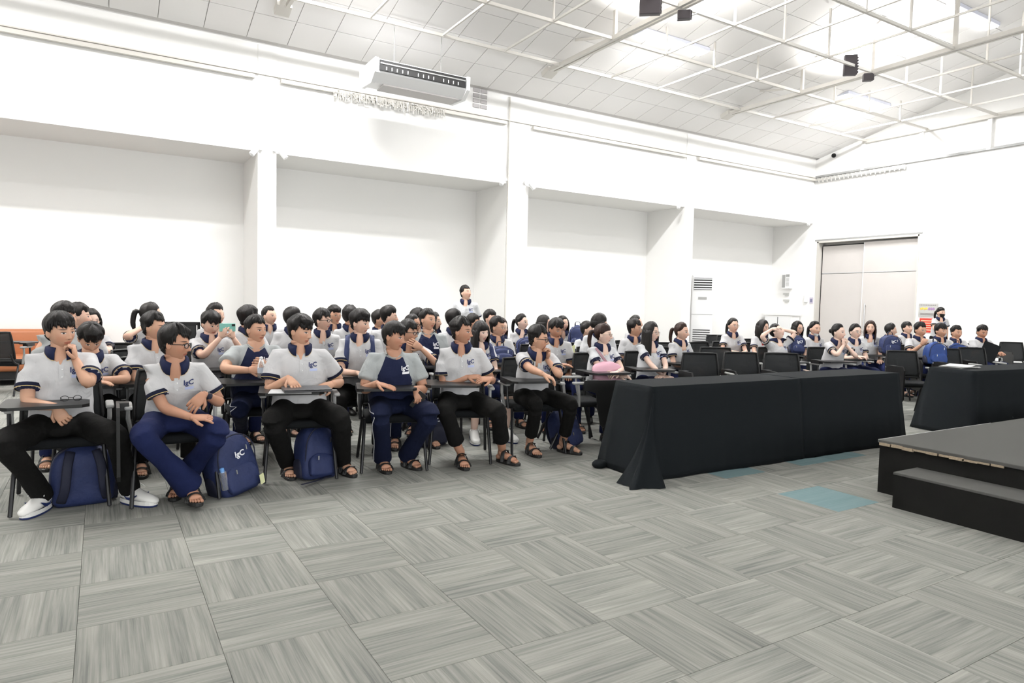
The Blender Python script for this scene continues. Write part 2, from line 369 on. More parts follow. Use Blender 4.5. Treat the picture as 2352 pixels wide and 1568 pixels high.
# white service cupboard under the recess end and its ledge
P0 = atX(1768, 735, XE); P1 = atX(1846, 735, XE)
cb = thing('service_cupboard', 'low white wall cupboard with two plain doors at the far end of the alcove', 'cupboard', (XE-.205, min(12.78, (P0[1]+P1[1])/2), 0))
MB().box((0, 0, .62), (.34, .92, 1.24)).obj('body', MW, cb)
MB().box((-.01, 0, 1.27), (.38, .98, .04)).obj('worktop', MW, cb)
for s in (-1, 1): 
    dd = MB().box((-.18, s*.225, .62), (.02, .425, 1.16)).obj('door', MPL, cb)
    MB().box((-.197, s*.06, .9), (.012, .03, .05)).obj('handle', MSILV, dd)
MB().box((-.175, 0, .62), (.012, .03, 1.16)).obj('door_gap', MDARK, cb)
# fuse box, notices, switch
def wallbox(px, py, w, h, dpt, X=XE): p = atX(px, py, X); return p
p = atX(1812, 646, XE)
eb = thing('fire_box', 'small metal box with a glazed door open on the wall beside the alcove', 'wall box', (XE-.07, p[1], p[2]))
MB().box((0, 0, 0), (.14, .26, .42)).obj('case', MPL, eb); MB().box((-.072, .07, 0), (.01, .1, .36)).obj('glass', MGY, eb)
b = MB(); b.box((-.075, -.06, .16), (.006, .11, .07)); [b.box((-.075, -.06, .08-.035*k), (.005, .10, .008)) for k in range(7)]; b.obj('label_plate', MGY, eb)
for k, (px, py) in enumerate(((1806, 677), (1806, 692))):
    p = atX(px, py, XE); b = MB(); b.box((0, 0, .03), (.01, .20, .05)).box((-.01, -.03, -.02), (.02, .12, .03))
    tag(b.obj('notice_strip', mat('grey_print', (.5, .5, .48), .6), loc=(XE-.01, p[1], p[2])), ('upper' if k == 0 else 'lower')+' small grey slanted notice strip below the wall box', 'notice', 'notice strips below the wall box')
p = atX(1849, 686, XE); tag(MB().box((0, 0, 0), (.05, .1, .2), bev=.008).obj('switch_box', MPL, loc=(XE-.03, p[1]-.05, p[2])), 'white plastic switch box on the wall left of the big door', 'switch')
p = atX(1867, 690, XE); b = MB(); b.box((0, 0, 0), (.006, .11, .17)); s_ = tag(b.obj('small_notice', mat('notice_lilac', (.55, .5, .6), .6), loc=(XE-.01, 12.0-.07, p[2])), 'small printed card on the wall strip beside the big door', 'notice')
MB().box((-.004, 0, 0), (.004, .07, .09)).obj('printed_panel', mat('notice_dark', (.2, .2, .3), .6), s_)
# posters
MPG = mat('poster_grey', (.50, .49, .47), .6); MPR = mat('poster_red', (.62, .05, .03), .6); MPY = mat('poster_yellow', (.8, .55, .1), .6); MPP = mat('poster_purple', (.35, .22, .4), .6)
p = atX(2132, 712, XE); po = tag(MB().box((0, 0, 0), (.012, .44, .32)).obj('poster', MPG, loc=(XE-.01, p[1], p[2])), 'grey safety poster with small coloured pictures beside the door', 'poster')
b = MB(); [b.box((-.008, .19-.02*k-.01*(k % 2), .12), (.004, .012, .014)) for k in range(19)]; [b.box((-.008, 0, -.08-.018*k), (.004, .36-.04*(k % 2), .006)) for k in range(3)]; b.obj('small_print', mat('print_dark', (.2, .17, .17), .6), po)
b = MB(); [b.ball((-.007, y, .03+.01*(k % 2)), (.004, .025, .03), 8, 6) for k, y in enumerate((.16, .12, .075, .03))]; b.obj('yellow_pictures', MPY, po)
b = MB(); [b.ball((-.007, y, .03), (.004, .028, .035), 8, 6) for y in (-.03, -.08, -.13)]; b.obj('purple_pictures', MPP, po)
p = atX(2129, 747, XE); pr = tag(MB().box((0, 0, 0), (.012, .34, .34)).obj('poster', MPR, loc=(XE-.01, p[1], p[2])), 'red poster with pale rows of print under the grey poster', 'poster')
b = MB(); [b.box((-.008, 0, .11-.055*k), (.004, .27-.05*(k % 2), .018)) for k in range(5)]; b.obj('print_rows', mat('print_pale', (.85, .6, .4), .6), pr)
# standing air conditioner in the alcove
p = atY(1609, 632, 13.0); XA = p[0]; HA = p[2]
ac = thing('standing_air_conditioner', 'tall white floor-standing air conditioner against the alcove wall', 'air conditioner', (XA-.02, 12.90, 0), -.75)
MB().box((0, 0, HA/2), (.56, .4, HA), bev=.03).obj('cabinet', MPL, ac)
b = MB(); b.box((0, -.19, HA-.24), (.46, .04, .32)); b.obj('outlet', MDARK, ac)
for k in range(5): MB().box((0, -.215, HA-.11-.065*k), (.46, .02, .028)).obj('louvre', MPL, ac)
MB().box((0, -.203, HA-.62), (.22, .01, .07)).obj('display_panel', MGY, ac)
MB().box((0, -.201, HA-1.05), (.54, .006, .012)).obj('seam', MGY, ac)
for k in range(9): MB().box((0, -.203, .82-.06*k), (.44, .01, .022)).obj('intake_slot', MDARK, ac)
# vents high on the wall
p = atY(1102, 228, YF); v0 = thing('wall_vent', 'grid of small grey air slots high on the white wall', 'vent', (p[0], YF-.012, p[2]))
for i in range(2):
    for k in range(4): MB().box((-.085+.17*i, 0, .16-.1*k), (.14, .02, .07)).obj('slot', mat('vent_grey', (.45, .43, .43), .7) if i+k == 0 else bpy.data.materials['vent_grey'], v0)
# hanging ceiling air conditioner
pL = atY(838, 193, 10.7); pR = atY(1070, 228, 10.7); ang = 0.0
cx, cz = (pL[0]+pR[0])/2, 4.93
ca = thing('hanging_air_conditioner', 'long white ceiling-hung air conditioner with dark outlet slot', 'air conditioner', (cx-.02, 10.75, cz-.04))
w2 = (pR[0]-pL[0])/2-.10
prof = [(-.36, .30), (.36, .30), (.36, .10), (.28, .02), (-.18, -.02), (-.34, .10)]
MB().prism([(y, z) for y, z in prof], -w2, w2, axis=0).obj('casing', MPL, ca)
for s in (-1, 1): MB().prism([(-.38, .31), (.37, .31), (.38, .08), (.28, -.01), (-.20, -.04), (-.37, .09)], s*w2-.03, s*w2+.03, axis=0).obj('end_cap', MPL, ca)
MB().box((0, -.358, .205), (2*w2-.1, .03, .16)).obj('outlet_slot', MDARK, ca)
o_ = ca.children[-1]
MB().box((0, -.375, .235), (2*w2-.12, .012, .02)).obj('guide_vane', MGY, ca)
for k in range(15):
    if k in (5, 10): continue
    MB().box((-w2+.16+k*(2*w2-.3)/14.6, -.372, .165), (.012, .02, .05)).obj('fin', MPL, ca)
MB().prism([(-.20, -.045), (.1, -.06), (.12, -.04), (-.19, -.02)], -w2+.18, w2-.1, axis=0).obj('lower_flap', mat('flap_grey', (.55, .53, .52), .5), ca)
for s in (-.42, .42):
    MB().box((s, .05, .34), (.05, .5, .05)).obj('hanger_bracket', MGY, ca)
    MB().tube([(s, -.1, .34), (s, -.1, zc(10.65)-cz+.12)], .006, 5).obj('hanger_rod', MGY, ca)
# strip of hanging fairy lights along the rail
g = thing('light_garland', 'string of small clear hanging lights along the wall rail', 'string lights', (0, 0, 0))
a = atY(768, 200, 11.9); c = atY(1020, 240, 11.9); rr_ = random.Random(2); b = MB(); MGL = mat('clear_led_strand', (.62, .6, .56), .2, spec=.8)
for k in range(150):
    t = k/149; x = a[0]+(c[0]-a[0])*t; L = .08+.12*rr_.random(); b.tube([(x, 11.88+.05*rr_.random(), 5.06), (x+.03*(rr_.random()-.5), 11.88, 5.06-L)], .006, 4)
    b.box((x, 11.87+.05*rr_.random(), 5.05-.14*rr_.random()), (.02, .02, .02))
o = b.obj('light_strands', MGL, g); o['kind'] = 'stuff'
g = thing('light_garland', 'patterned metal light strip along the rail of the far end wall', 'string lights', (0, 0, 0))
b = MB()
for k in range(60):
    y = 11.9-k*.041; b.box((XE-.08, y, 5.02+.02*math.sin(k*2.1)), (.02, .026, .05+.03*(k % 3)))
o = b.obj('light_strands', MGL, g); o['kind'] = 'stuff'; MB().box((XE-.07, 10.7, 5.02), (.02, 2.46, .1)).obj('backing_strip', MGY, g)
# spotlights at the column heads
for k, (px, py, s, lab) in enumerate(((583, 350, -1, 'left of the first column'), (648, 357, 1, 'right of the first column'), (1152, 420, -1, 'left of the pipe-clad column'), (1219, 429, 1, 'right of the pipe-clad column'), (1557, 474, -1, 'left of the third column'), (1855, 513, -1, 'in the far corner of the alcove'))):
    p = atY(px, py, YF-.08); sp = thing('spotlight', 'small white swivel spotlight '+lab+' under the beam', 'spotlight', tuple(p), 0, 'spotlights under the beam')
    MB().tube([(-.035*s, -.02, .06), (.05*s, -.06, -.05)], .045, 12).obj('lamp_head', MPL, sp)
    MB().tube([(-.035*s, .0, .06), (-.11*s, .02, .085)], .012, 6).box((-.12*s, .03, .08), (.04, .05, .05)).obj('bracket', MGY if k == 5 else MPL, sp)
# linear fixtures
k = 0
for (x, y, z) in STRIPS:
    if not inview((x, y, z), 1.25) or x > 16.5: continue
    lab = {(8.95, 9.32): 'nearer linear light over the middle of the frame', (14.95, 9.32): 'linear light close to the far end wall', (13.75, 6.6): 'bright linear light high at the upper right'}.get((x, y), 'linear ceiling light above bay %s' % ['one', 'two', 'three', 'four', 'five'][k % 5])
    f = thing('linear_light', 'white '+lab, 'ceiling light', (x, y, z), 0, 'linear ceiling lights'); k += 1
    MB().box((0, 0, .035), (1.66, .27, .07), bev=.01).obj('housing', mat('light_housing_blue_white', (.68, .70, .80), .5) if k == 1 else bpy.data.materials['light_housing_blue_white'], f)
    MB().box((0, 0, -.012), (1.6, .22, .02)).obj('diffuser', MTUBE, f)
    for s in (-.6, .6): MB().tube([(s, 0, .07), (s, 0, zc(y)-z)], .004, 4).obj('hanger_wire', MGY, f)
# flood lights on the truss
for (px, py, w, h, lab) in ((1493, 10, .30, .30, 'larger dark floodlight at the top of the nearer truss'), (1571, 35, .19, .13, 'small dark floodlight just right of the nearer truss beam'), (1953, 150, .22, .36, 'larger dark floodlight on the farther truss'), (1993, 178, .16, .13, 'small dark floodlight just under the farther truss beam')):
    p = atY(px, py, 7.56 if h > .2 else 7.46)
    f = thing('floodlight', lab, 'floodlight', tuple(p), -.72, 'floodlights on the roof trusses')
    MB().box((0, 0, 0), (w, .1, h), bev=.01).obj('housing', mat('floodlight_grey', (.06, .05, .055), .5) if 'floodlight_grey' not in bpy.data.materials else bpy.data.materials['floodlight_grey'], f)
    for q in range(6): MB().box((w/2+.008, 0, -h/2+h/7*(q+.9)), (.02, .09, h/14)).obj('cooling_fin', bpy.data.materials['floodlight_grey'], f)
    MB().tube([(0, .05, 0), (.12, .14, .05), (.2, .2, .1)], .012, 5).obj('bracket', MGY, f)
tag(MB().ball((0, 0, 0), .06).obj('camera_dome', MBK, loc=tuple(atX(1915, 357, XE-.06))), 'small black dome at the top corner of the far end wall', 'dome camera')

# ------------------------------------------------------------------ stage with step
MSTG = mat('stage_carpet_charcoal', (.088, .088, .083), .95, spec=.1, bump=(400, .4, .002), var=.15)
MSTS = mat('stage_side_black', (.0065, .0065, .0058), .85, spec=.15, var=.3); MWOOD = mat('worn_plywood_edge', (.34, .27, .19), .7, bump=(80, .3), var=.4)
c0 = atZ(2015, 1128.6, 0); SX, SY = c0[0], c0[1]; SZ = atX(2018, 1008, SX)[2]
st = thing('stage', 'low charcoal-carpeted stage platform with black sides', 'stage', (SX, SY, 0))
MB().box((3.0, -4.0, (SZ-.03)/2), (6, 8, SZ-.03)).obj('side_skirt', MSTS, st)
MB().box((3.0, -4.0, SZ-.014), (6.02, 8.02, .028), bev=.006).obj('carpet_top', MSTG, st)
b = MB(); rr_ = random.Random(5)
for k in range(10): b.box((-.012, -.05-.085*k, SZ-.035+.006*rr_.random()), (.01, .07+.03*rr_.random(), .012+.012*rr_.random()))
b.obj('worn_edge', MWOOD, st)
MB().box((.9, .012, SZ-.012), (1.8, .008, .02)).obj('edge_trim', MSILV, st)
s0 = atZ(2049, 1164.4, 0); HX, HY = s0[0], s0[1]; HZ = atX(2052, 1083, HX)[2]
sp = thing('stage_step', 'long black carpeted step in front of the stage', 'step', (HX, HY, 0))
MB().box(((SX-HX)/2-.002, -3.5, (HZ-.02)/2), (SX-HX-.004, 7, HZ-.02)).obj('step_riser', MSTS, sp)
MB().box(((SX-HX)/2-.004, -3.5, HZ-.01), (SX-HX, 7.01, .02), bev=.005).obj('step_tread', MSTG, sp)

# ------------------------------------------------------------------ cloth-covered tables
MBC = mat('black_table_cloth', (.0075, .0095, .0110), .9, spec=.12, bump=(500, .2, .001))
def skirted(name, label, x0, x1, y0, y1, yaw, org, flare, h=.752, seed=0, open_left=False):
    t = thing(name, label, 'table', org, yaw, 'black-covered tables in front of the seats')
    rr = random.Random(seed); ph = [rr.random()*6 for _ in range(6)]
    per = []; N = 46
    corners = [(x0, y0), (x1, y0), (x1, y1), (x0, y1)]; nor = [(0, -1), (1, 0), (0, 1), (-1, 0)]
    for s in range(4):
        a, c = np.array(corners[s]), np.array(corners[(s+1) % 4]); L = np.linalg.norm(c-a); n = max(10, int(L/.045))
        for i in range(n):
            u = i/n; per.append((*(a+(c-a)*u), s, u, L))
    K = 14; V = []; n = len(per)
    for k in range(K+1):
        f = k/K
        for (x, y, s, u, L) in per:
            nx, ny = nor[s]; e = min(u, 1-u)*L
            d = f*flare[s]+(f**1.2)*(.007*math.sin(u*L*5+ph[s])+.004*math.sin(u*L*17+ph[(s+1) % 4])+.0025*math.sin(u*L*41+ph[3]))
            cz = math.exp(-(e/.09)**2)
            if u*L < .35 or (1-u)*L < .35: d += f*cz*.025*math.cos(e*40)
            px, py = x+nx*d, y+ny*d
            if u == 0:   # corner: average with previous side normal
                qx, qy = nor[(s-1) % 4]; dd = f*(flare[s]+flare[(s-1) % 4])*.5+.02*f; px, py = x+(nx+qx)*dd, y+(ny+qy)*dd
            V.append((px, py, max(.006, h*(1-f)+(.006 if k == K else 0))))
    F = [(k*n+(i+1) % n, k*n+i, (k+1)*n+i, (k+1)*n+(i+1) % n) for k in range(K) for i in range(n)]
    F.append(tuple(range(n)))
    m = MB().add(V, F).mesh('tablecloth', MBC); m.polygons.foreach_set('use_smooth', [True]*(len(F)-1)+[False]); o = link('tablecloth', m, t)
    md = o.modifiers.new('s', 'SOLIDIFY'); md.thickness = .004
    return t, (x0, y0)
pa = atZ(1500, 888, .752); pb = atZ(2065, 857, .752); pc = atZ(1385, 875, .752)
yaw = math.atan2(pb[1]-pa[1], pb[0]-pa[0]); Lt = math.dist(pa[:2], pb[:2]); Dt = math.dist(pa[:2], pc[:2])*.97
half = Lt*.53
t1, _ = skirted('covered_table', 'long table under a black floor-length cloth, nearer to the seated boys', 0, half, 0, Dt, yaw, (pa[0], pa[1], 0), (.10, .0, .05, .12), seed=3)
# pooled cloth at the near corner
b = MB(); V = []; n = 26
for k in range(12):
    f = k/11; z = .70*(1-f)+.004
    for i in range(n):
        a = 2*math.pi*i/n; rr2 = (.012+.17*f**2.2)*(1+.22*math.sin(5*a+f*2)+.1*math.sin(9*a)); V.append((-.02-.17*f+rr2*math.cos(a)*(1.0), -.03-.10*f+rr2*math.sin(a)*.8, z))
F = [(k*n+i, k*n+(i+1) % n, (k+1)*n+(i+1) % n, (k+1)*n+i) for k in range(11) for i in range(n)]
b.add(V, F).obj('corner_fold', MBC, t1, smooth=True)
b = MB(); b.ball((-.16, Dt*.98, .03), (.07, .06, .04), 12, 8).obj('corner_bunch', MBC, t1, smooth=True)
t2, _ = skirted('covered_table', 'table under a black cloth at the far end of the long pair, near the stage', half+.004, Lt, 0, Dt, yaw, (pa[0], pa[1], 0), (.09, .03, .05, .0), h=.756, seed=8)
qa = atZ(2240, 852, .752); qb = atZ(2352, 847.5, .752); qc = atZ(2122, 843, .752)
yw2 = math.atan2(qb[1]-qa[1], qb[0]-qa[0]); yw2 = min(max(yw2, -.12), .05); D2 = math.dist(qa[:2], qc[:2])
t3, _ = skirted('covered_table', 'black-covered table behind the stage at the right edge', 0, 2.6, 0, D2, yw2, (qa[0], qa[1], 0), (.05, .03, .05, .16), seed=5)
pp = thing('paper_sheets', 'white paper sheets lying on the black table at the right edge', 'papers', tuple(atZ(2205, 843, .757)), -.1)
for k in range(3):
    b = MB(); pts = []
    for i in range(7):
        for s in (-1, 1): pts.append((-.2+.065*i, s*.14, .004+k*.006+.014*math.exp(-((i-2-k)/1.3)**2)*(k == 2)))
    b.add(pts, [(2*i, 2*i+2, 2*i+3, 2*i+1) for i in range(6)]).obj('sheet', mat('paper_white', (.82, .82, .8), .7) if k == 0 else bpy.data.materials['paper_white'], pp, loc=(.02*k, .01*k, 0))
    pp.children[-1].rotation_euler = (0, 0, .1*k)

# ------------------------------------------------------------------ orange tufted sofa at the far left
MLEA = mat('orange_leather', (.40, .145, .06), .42, bump=(30, .12, .01), var=.06)
s1 = atZ(30, 868, 0.0); so = thing('sofa', 'long orange leather sofa with a buttoned back by the far wall', 'sofa', (-1.17, 12.80, 0))
MB().box((0, 0, .32), (2.44, .78, .22), bev=.05).obj('seat_cushion', MLEA, so, smooth=True)
bk = MB().box((0, .34, .56), (2.44, .2, .52), bev=.06).obj('backrest', MLEA, so, smooth=True)
for k in range(5): MB().ball((-.9+.44*k, .235, .62), (.018, .01, .018), 8, 6).obj('button', MSILV, bk)
MB().box((0, 0, .16), (2.36, .7, .12)).obj('base', MBK, so)
for s in (-1, 1):
    for q in (-1, 1): MB().box((s*1.1, q*.28, .05), (.06, .06, .1)).obj('leg', MBM, so)
# ------------------------------------------------------------------ people: materials
def skin_mat(name, col):
    m, nt, b = newmat(name)
    s = nt.nodes.new('ShaderNodeSeparateXYZ'); nt.links.new(attr(nt, 'hp').outputs['Vector'], s.inputs[0])
    X = M_(nt, 'ABSOLUTE', s.outputs['X']); Y = s.outputs['Y']; Z = s.outputs['Z']
    front = M_(nt, 'LESS_THAN', Y, -.045)
    def ell(x, cx, rx, cz, rz, soft=.25):
        a = M_(nt, 'DIVIDE', M_(nt, 'SUBTRACT', x, cx), rx); c = M_(nt, 'DIVIDE', M_(nt, 'SUBTRACT', Z, cz), rz)
        r = M_(nt, 'ADD', M_(nt, 'MULTIPLY', a, a), M_(nt, 'MULTIPLY', c, c))
        mr = nt.nodes.new('ShaderNodeMapRange'); mr.inputs[1].default_value = 1+soft; mr.inputs[2].default_value = 1-soft; nt.links.new(r, mr.inputs[0])
        return M_(nt, 'MULTIPLY', mr.outputs[0], front)
    Xs = s.outputs['X']
    n = nt.nodes.new('ShaderNodeTexNoise'); n.inputs['Scale'].default_value = 9
    c = mixc(nt, n.outputs['Fac'], tuple(q*.93 for q in col), tuple(min(1, q*1.06) for q in col))
    c = mixc(nt, M_(nt, 'MULTIPLY', ell(X, .045, .028, -.032, .026, .9), .30), c, (col[0]*1.0, col[1]*.72, col[2]*.68))
    c = mixc(nt, M_(nt, 'MULTIPLY', ell(X, 0, .0235, -.0655, .0105), .75), c, (col[0]*.80, col[1]*.42, col[2]*.42))
    c = mixc(nt, M_(nt, 'MULTIPLY', ell(X, 0, .022, -.0645, .0016, .6), .8), c, (.09, .03, .025))
    c = mixc(nt, M_(nt, 'MULTIPLY', ell(X, .0075, .0038, -.0415, .0028, .5), .7), c, (.12, .045, .03))
    c = mixc(nt, M_(nt, 'MULTIPLY', ell(X, .034, .021, .0265, .0040, .6), .85), c, (.03, .02, .016))
    c = mixc(nt, M_(nt, 'MULTIPLY', ell(X, .031, .017, .0035, .0075, .5), .35), c, (col[0]*.5, col[1]*.35, col[2]*.3))
    c = mixc(nt, M_(nt, 'MULTIPLY', ell(X, .031, .0135, .0005, .0048, .2), .95), c, (.62, .58, .55))
    c = mixc(nt, ell(X, .031, .0056, .0008, .0056, .3), c, (.012, .008, .006))
    c = mixc(nt, ell(X, .0315, .0155, .0062, .0024, .5), c, (.015, .01, .008))
    nt.links.new(c, b.inputs['Base Color']); b.inputs['Roughness'].default_value = .52; b.inputs['Specular IOR Level'].default_value = .35
    b.inputs['Subsurface Weight'].default_value = .08; b.inputs['Subsurface Radius'].default_value = (.02, .008, .004); b.inputs['Subsurface Scale'].default_value = .5
    return m
SKIN = [skin_mat('skin_light', (.70, .45, .34)), skin_mat('skin_medium', (.56, .32, .215)), skin_mat('skin_tan', (.46, .24, .155)), skin_mat('skin_pale', (.76, .54, .44))]
def hair_mat(name, c0, c1):
    m, nt, b = newmat(name)
    mp = nt.nodes.new('ShaderNodeMapping'); mp.inputs['Scale'].default_value = (60, 60, 7); nt.links.new(attr(nt, 'hp').outputs['Vector'], mp.inputs['Vector'])
    n = nt.nodes.new('ShaderNodeTexNoise'); n.inputs['Scale'].default_value = 2.2; n.inputs['Detail'].default_value = 3; nt.links.new(mp.outputs[0], n.inputs['Vector'])
    nt.links.new(mixc(nt, n.outputs['Fac'], c0, c1), b.inputs['Base Color']); b.inputs['Roughness'].default_value = .5; b.inputs['Specular IOR Level'].default_value = .22
    bp = nt.nodes.new('ShaderNodeBump'); bp.inputs['Strength'].default_value = .7; bp.inputs['Distance'].default_value = .004
    nt.links.new(n.outputs['Fac'], bp.inputs['Height']); nt.links.new(bp.outputs[0], b.inputs['Normal']); return m
HAIR = [hair_mat('black_hair', (.0035, .003, .003), (.013, .011, .010)), hair_mat('brown_hair', (.010, .005, .004), (.04, .018, .012))]
def shirt_mat(name, body, sleeve, band, edge):
    m, nt, b = newmat(name)
    rg = attr(nt, 'rag').outputs['Fac']; hm = attr(nt, 'hem').outputs['Fac']
    c = mixc(nt, M_(nt, 'GREATER_THAN', rg, 0.0), body, sleeve)
    if band:
        
        c = mixc(nt, M_(nt, 'GREATER_THAN', hm, -.006), c, band)  # closed sleeve end coloured dark navy for the shade inside the opening
    nt.links.new(c, b.inputs['Base Color']); b.inputs['Roughness'].default_value = .85; b.inputs['Specular IOR Level'].default_value = .15; b.inputs['Sheen Weight'].default_value = .1
    tc = nt.nodes.new('ShaderNodeTexCoord'); n = nt.nodes.new('ShaderNodeTexNoise'); n.inputs['Scale'].default_value = 7; n.inputs['Detail'].default_value = 3; n.inputs['Distortion'].default_value = 1.2
    nt.links.new(tc.outputs['Object'], n.inputs['Vector']); bp = nt.nodes.new('ShaderNodeBump'); bp.inputs['Strength'].default_value = .5; bp.inputs['Distance'].default_value = .03
    nt.links.new(n.outputs['Fac'], bp.inputs['Height']); nt.links.new(bp.outputs[0], b.inputs['Normal']); return m
NAVY = (.012, .016, .048)
MSH = {'polo': shirt_mat('white_polo_fabric', (.52, .515, .52), (.52, .515, .52), NAVY, (.62, .50, .30)),
       'raglan': shirt_mat('raglan_tee_fabric', (.011, .015, .045), (.34, .36, .36), None, None),
       'grey': shirt_mat('grey_tee_fabric', (.33, .34, .335), (.33, .34, .335), None, None),
       'wpolo': shirt_mat('white_polo_fabric_plain', (.60, .605, .615), (.60, .605, .615), NAVY, (.72, .73, .75))}
MNAVY = mat('navy_collar_knit', NAVY, .85, spec=.2); MNAVYT = mat('navy_trim_knit', (.010, .012, .03), .85, spec=.2); MYEL = mat('yellow_piping', (.62, .46, .20), .8)
def trou(name, c): return mat(name, c, .88, spec=.15, bump=(6, .6, .03), var=.15)
MTR = {'black': trou('black_trouser_cloth', (.006, .0058, .0055)), 'navy': trou('navy_trouser_cloth', (.009, .014, .055)), 'track': trou('dark_navy_track_cloth', (.006, .009, .028))}
MWHT = mat('white_fabric', (.53, .53, .535), .8); MLOGO = mat('navy_print', (.02, .03, .12), .8); MLOGW = mat('white_print', (.8, .8, .82), .8); MLOGB = mat('pale_blue_print', (.42, .47, .68), .8)
MBAG = mat('navy_bag_fabric', (.012, .022, .085), .7, bump=(14, .5, .02), var=.2); MBAGD = mat('dark_navy_webbing', (.008, .010, .028), .75); MGLA = mat('eyeglass_lens', (.9, .92, .95), .05, alpha=.12)
MSHOE = mat('white_leather', (.78, .77, .74), .4); MSOLB = mat('navy_rubber', (.012, .025, .11), .5); MSAND = mat('black_rubber', (.012, .012, .012), .55); MPINK = mat('pink_bag_fabric', (.68, .38, .46), .6, var=.2)
MTEAL = mat('mint_phone_case', (.20, .50, .42), .4); MMASKW = mat('white_mask', (.75, .76, .76), .8); MRED = mat('red_fabric', (.6, .02, .02), .6)
MBOT = mat('clear_bottle_plastic', (.9, .93, .95), .05, trans=.85, spec=.5)

# ------------------------------------------------------------------ heads
HH = .116
def skull(az, el):
    """Head-shape point; az 0 = face (-y), +90 = +x; arrays."""
    x = np.cos(el)*np.sin(az); y = -np.cos(el)*np.cos(az); z = np.sin(el)
    dn = np.clip(-z, 0, 1); fr = np.clip(-y, 0, 1)
    W = .0755*(1-.30*dn**1.6); D = np.where(y < 0, .092*(1-.10*dn), .098*(1-.42*dn**1.3))
    sq = 1+.05*np.cos(2*el)**2
    p = np.stack([x*W*sq, y*D+.0, z*np.where(z > 0, HH*1.0, HH)], -1)
    p[..., 1] += np.where(z < 0, -.010*dn, .006*z)       # lower face forward
    return p
def make_head(b, Mh, c, n, mi=0):
    """Face mesh into b; Mh 3x3 rotation, c centre; n = (segments, rings)."""
    sg, rg = n
    az = np.linspace(-math.pi, math.pi, sg, endpoint=False); az = az-.30*np.sin(az)   # denser at the face
    el = np.linspace(-math.pi/2, math.pi/2, rg+1)[1:-1]; el = el-.06*np.sin(2*el)
    A, E = np.meshgrid(az, el); p = skull(A, E); x, y, z = p[..., 0], p[..., 1], p[..., 2]
    f = (y < -.02)
    def g(cx, sx, cz, sz, sym=True): return np.exp(-(((np.abs(x) if sym else x)-cx)/sx)**2-((z-cz)/sz)**2)*f
    out = .023*g(0, .0085, -.034, .012)+.013*g(0, .0075, -.012, .022)+.008*g(.010, .007, -.038, .007)
    out += -.0075*g(.031, .016, .004, .011)+.0035*g(.031, .011, .000, .006)+.003*g(.03, .025, .028, .008)
    out += .0085*g(0, .019, -.0605, .005)+.008*g(0, .017, -.0705, .005)-.003*g(0, .025, -.0655, .0018)
    out += .006*g(0, .02, -.100, .014)-.003*g(0, .02, -.083, .006)+.004*g(.045, .02, -.03, .02)
    p[..., 1] -= out
    hp = p.copy().reshape(-1, 3); v = hp
    top = np.array([[0, .006, HH]]); bot = np.array([[0, -.012, -HH]])
    V = np.vstack([v, bot, top]); k = len(v); rows = len(el)
    F = [(i*sg+j, i*sg+(j+1) % sg, (i+1)*sg+(j+1) % sg, (i+1)*sg+j) for i in range(rows-1) for j in range(sg)]
    F += [((j+1) % sg, j, k) for j in range(sg)]+[((rows-1)*sg+j, (rows-1)*sg+(j+1) % sg, k+1) for j in range(sg)]
    b.add(V@Mh.T+c, F, mi, V)
    for s in (-1, 1):   # ears
        e = MB(); e.ball((0, 0, 0), (.008, .017, .029), 10, 7); ev = np.vstack(e.v); ev[:, 0] += .010*s*(ev[:, 1] > 0)*(ev[:, 1]/.017)
        ev = ev+np.array([s*.077, .006, -.008]); b.add(ev@Mh.T+c, e.f, mi)
def smooth(x): x = np.clip(x, 0, 1); return x*x*(3-2*x)
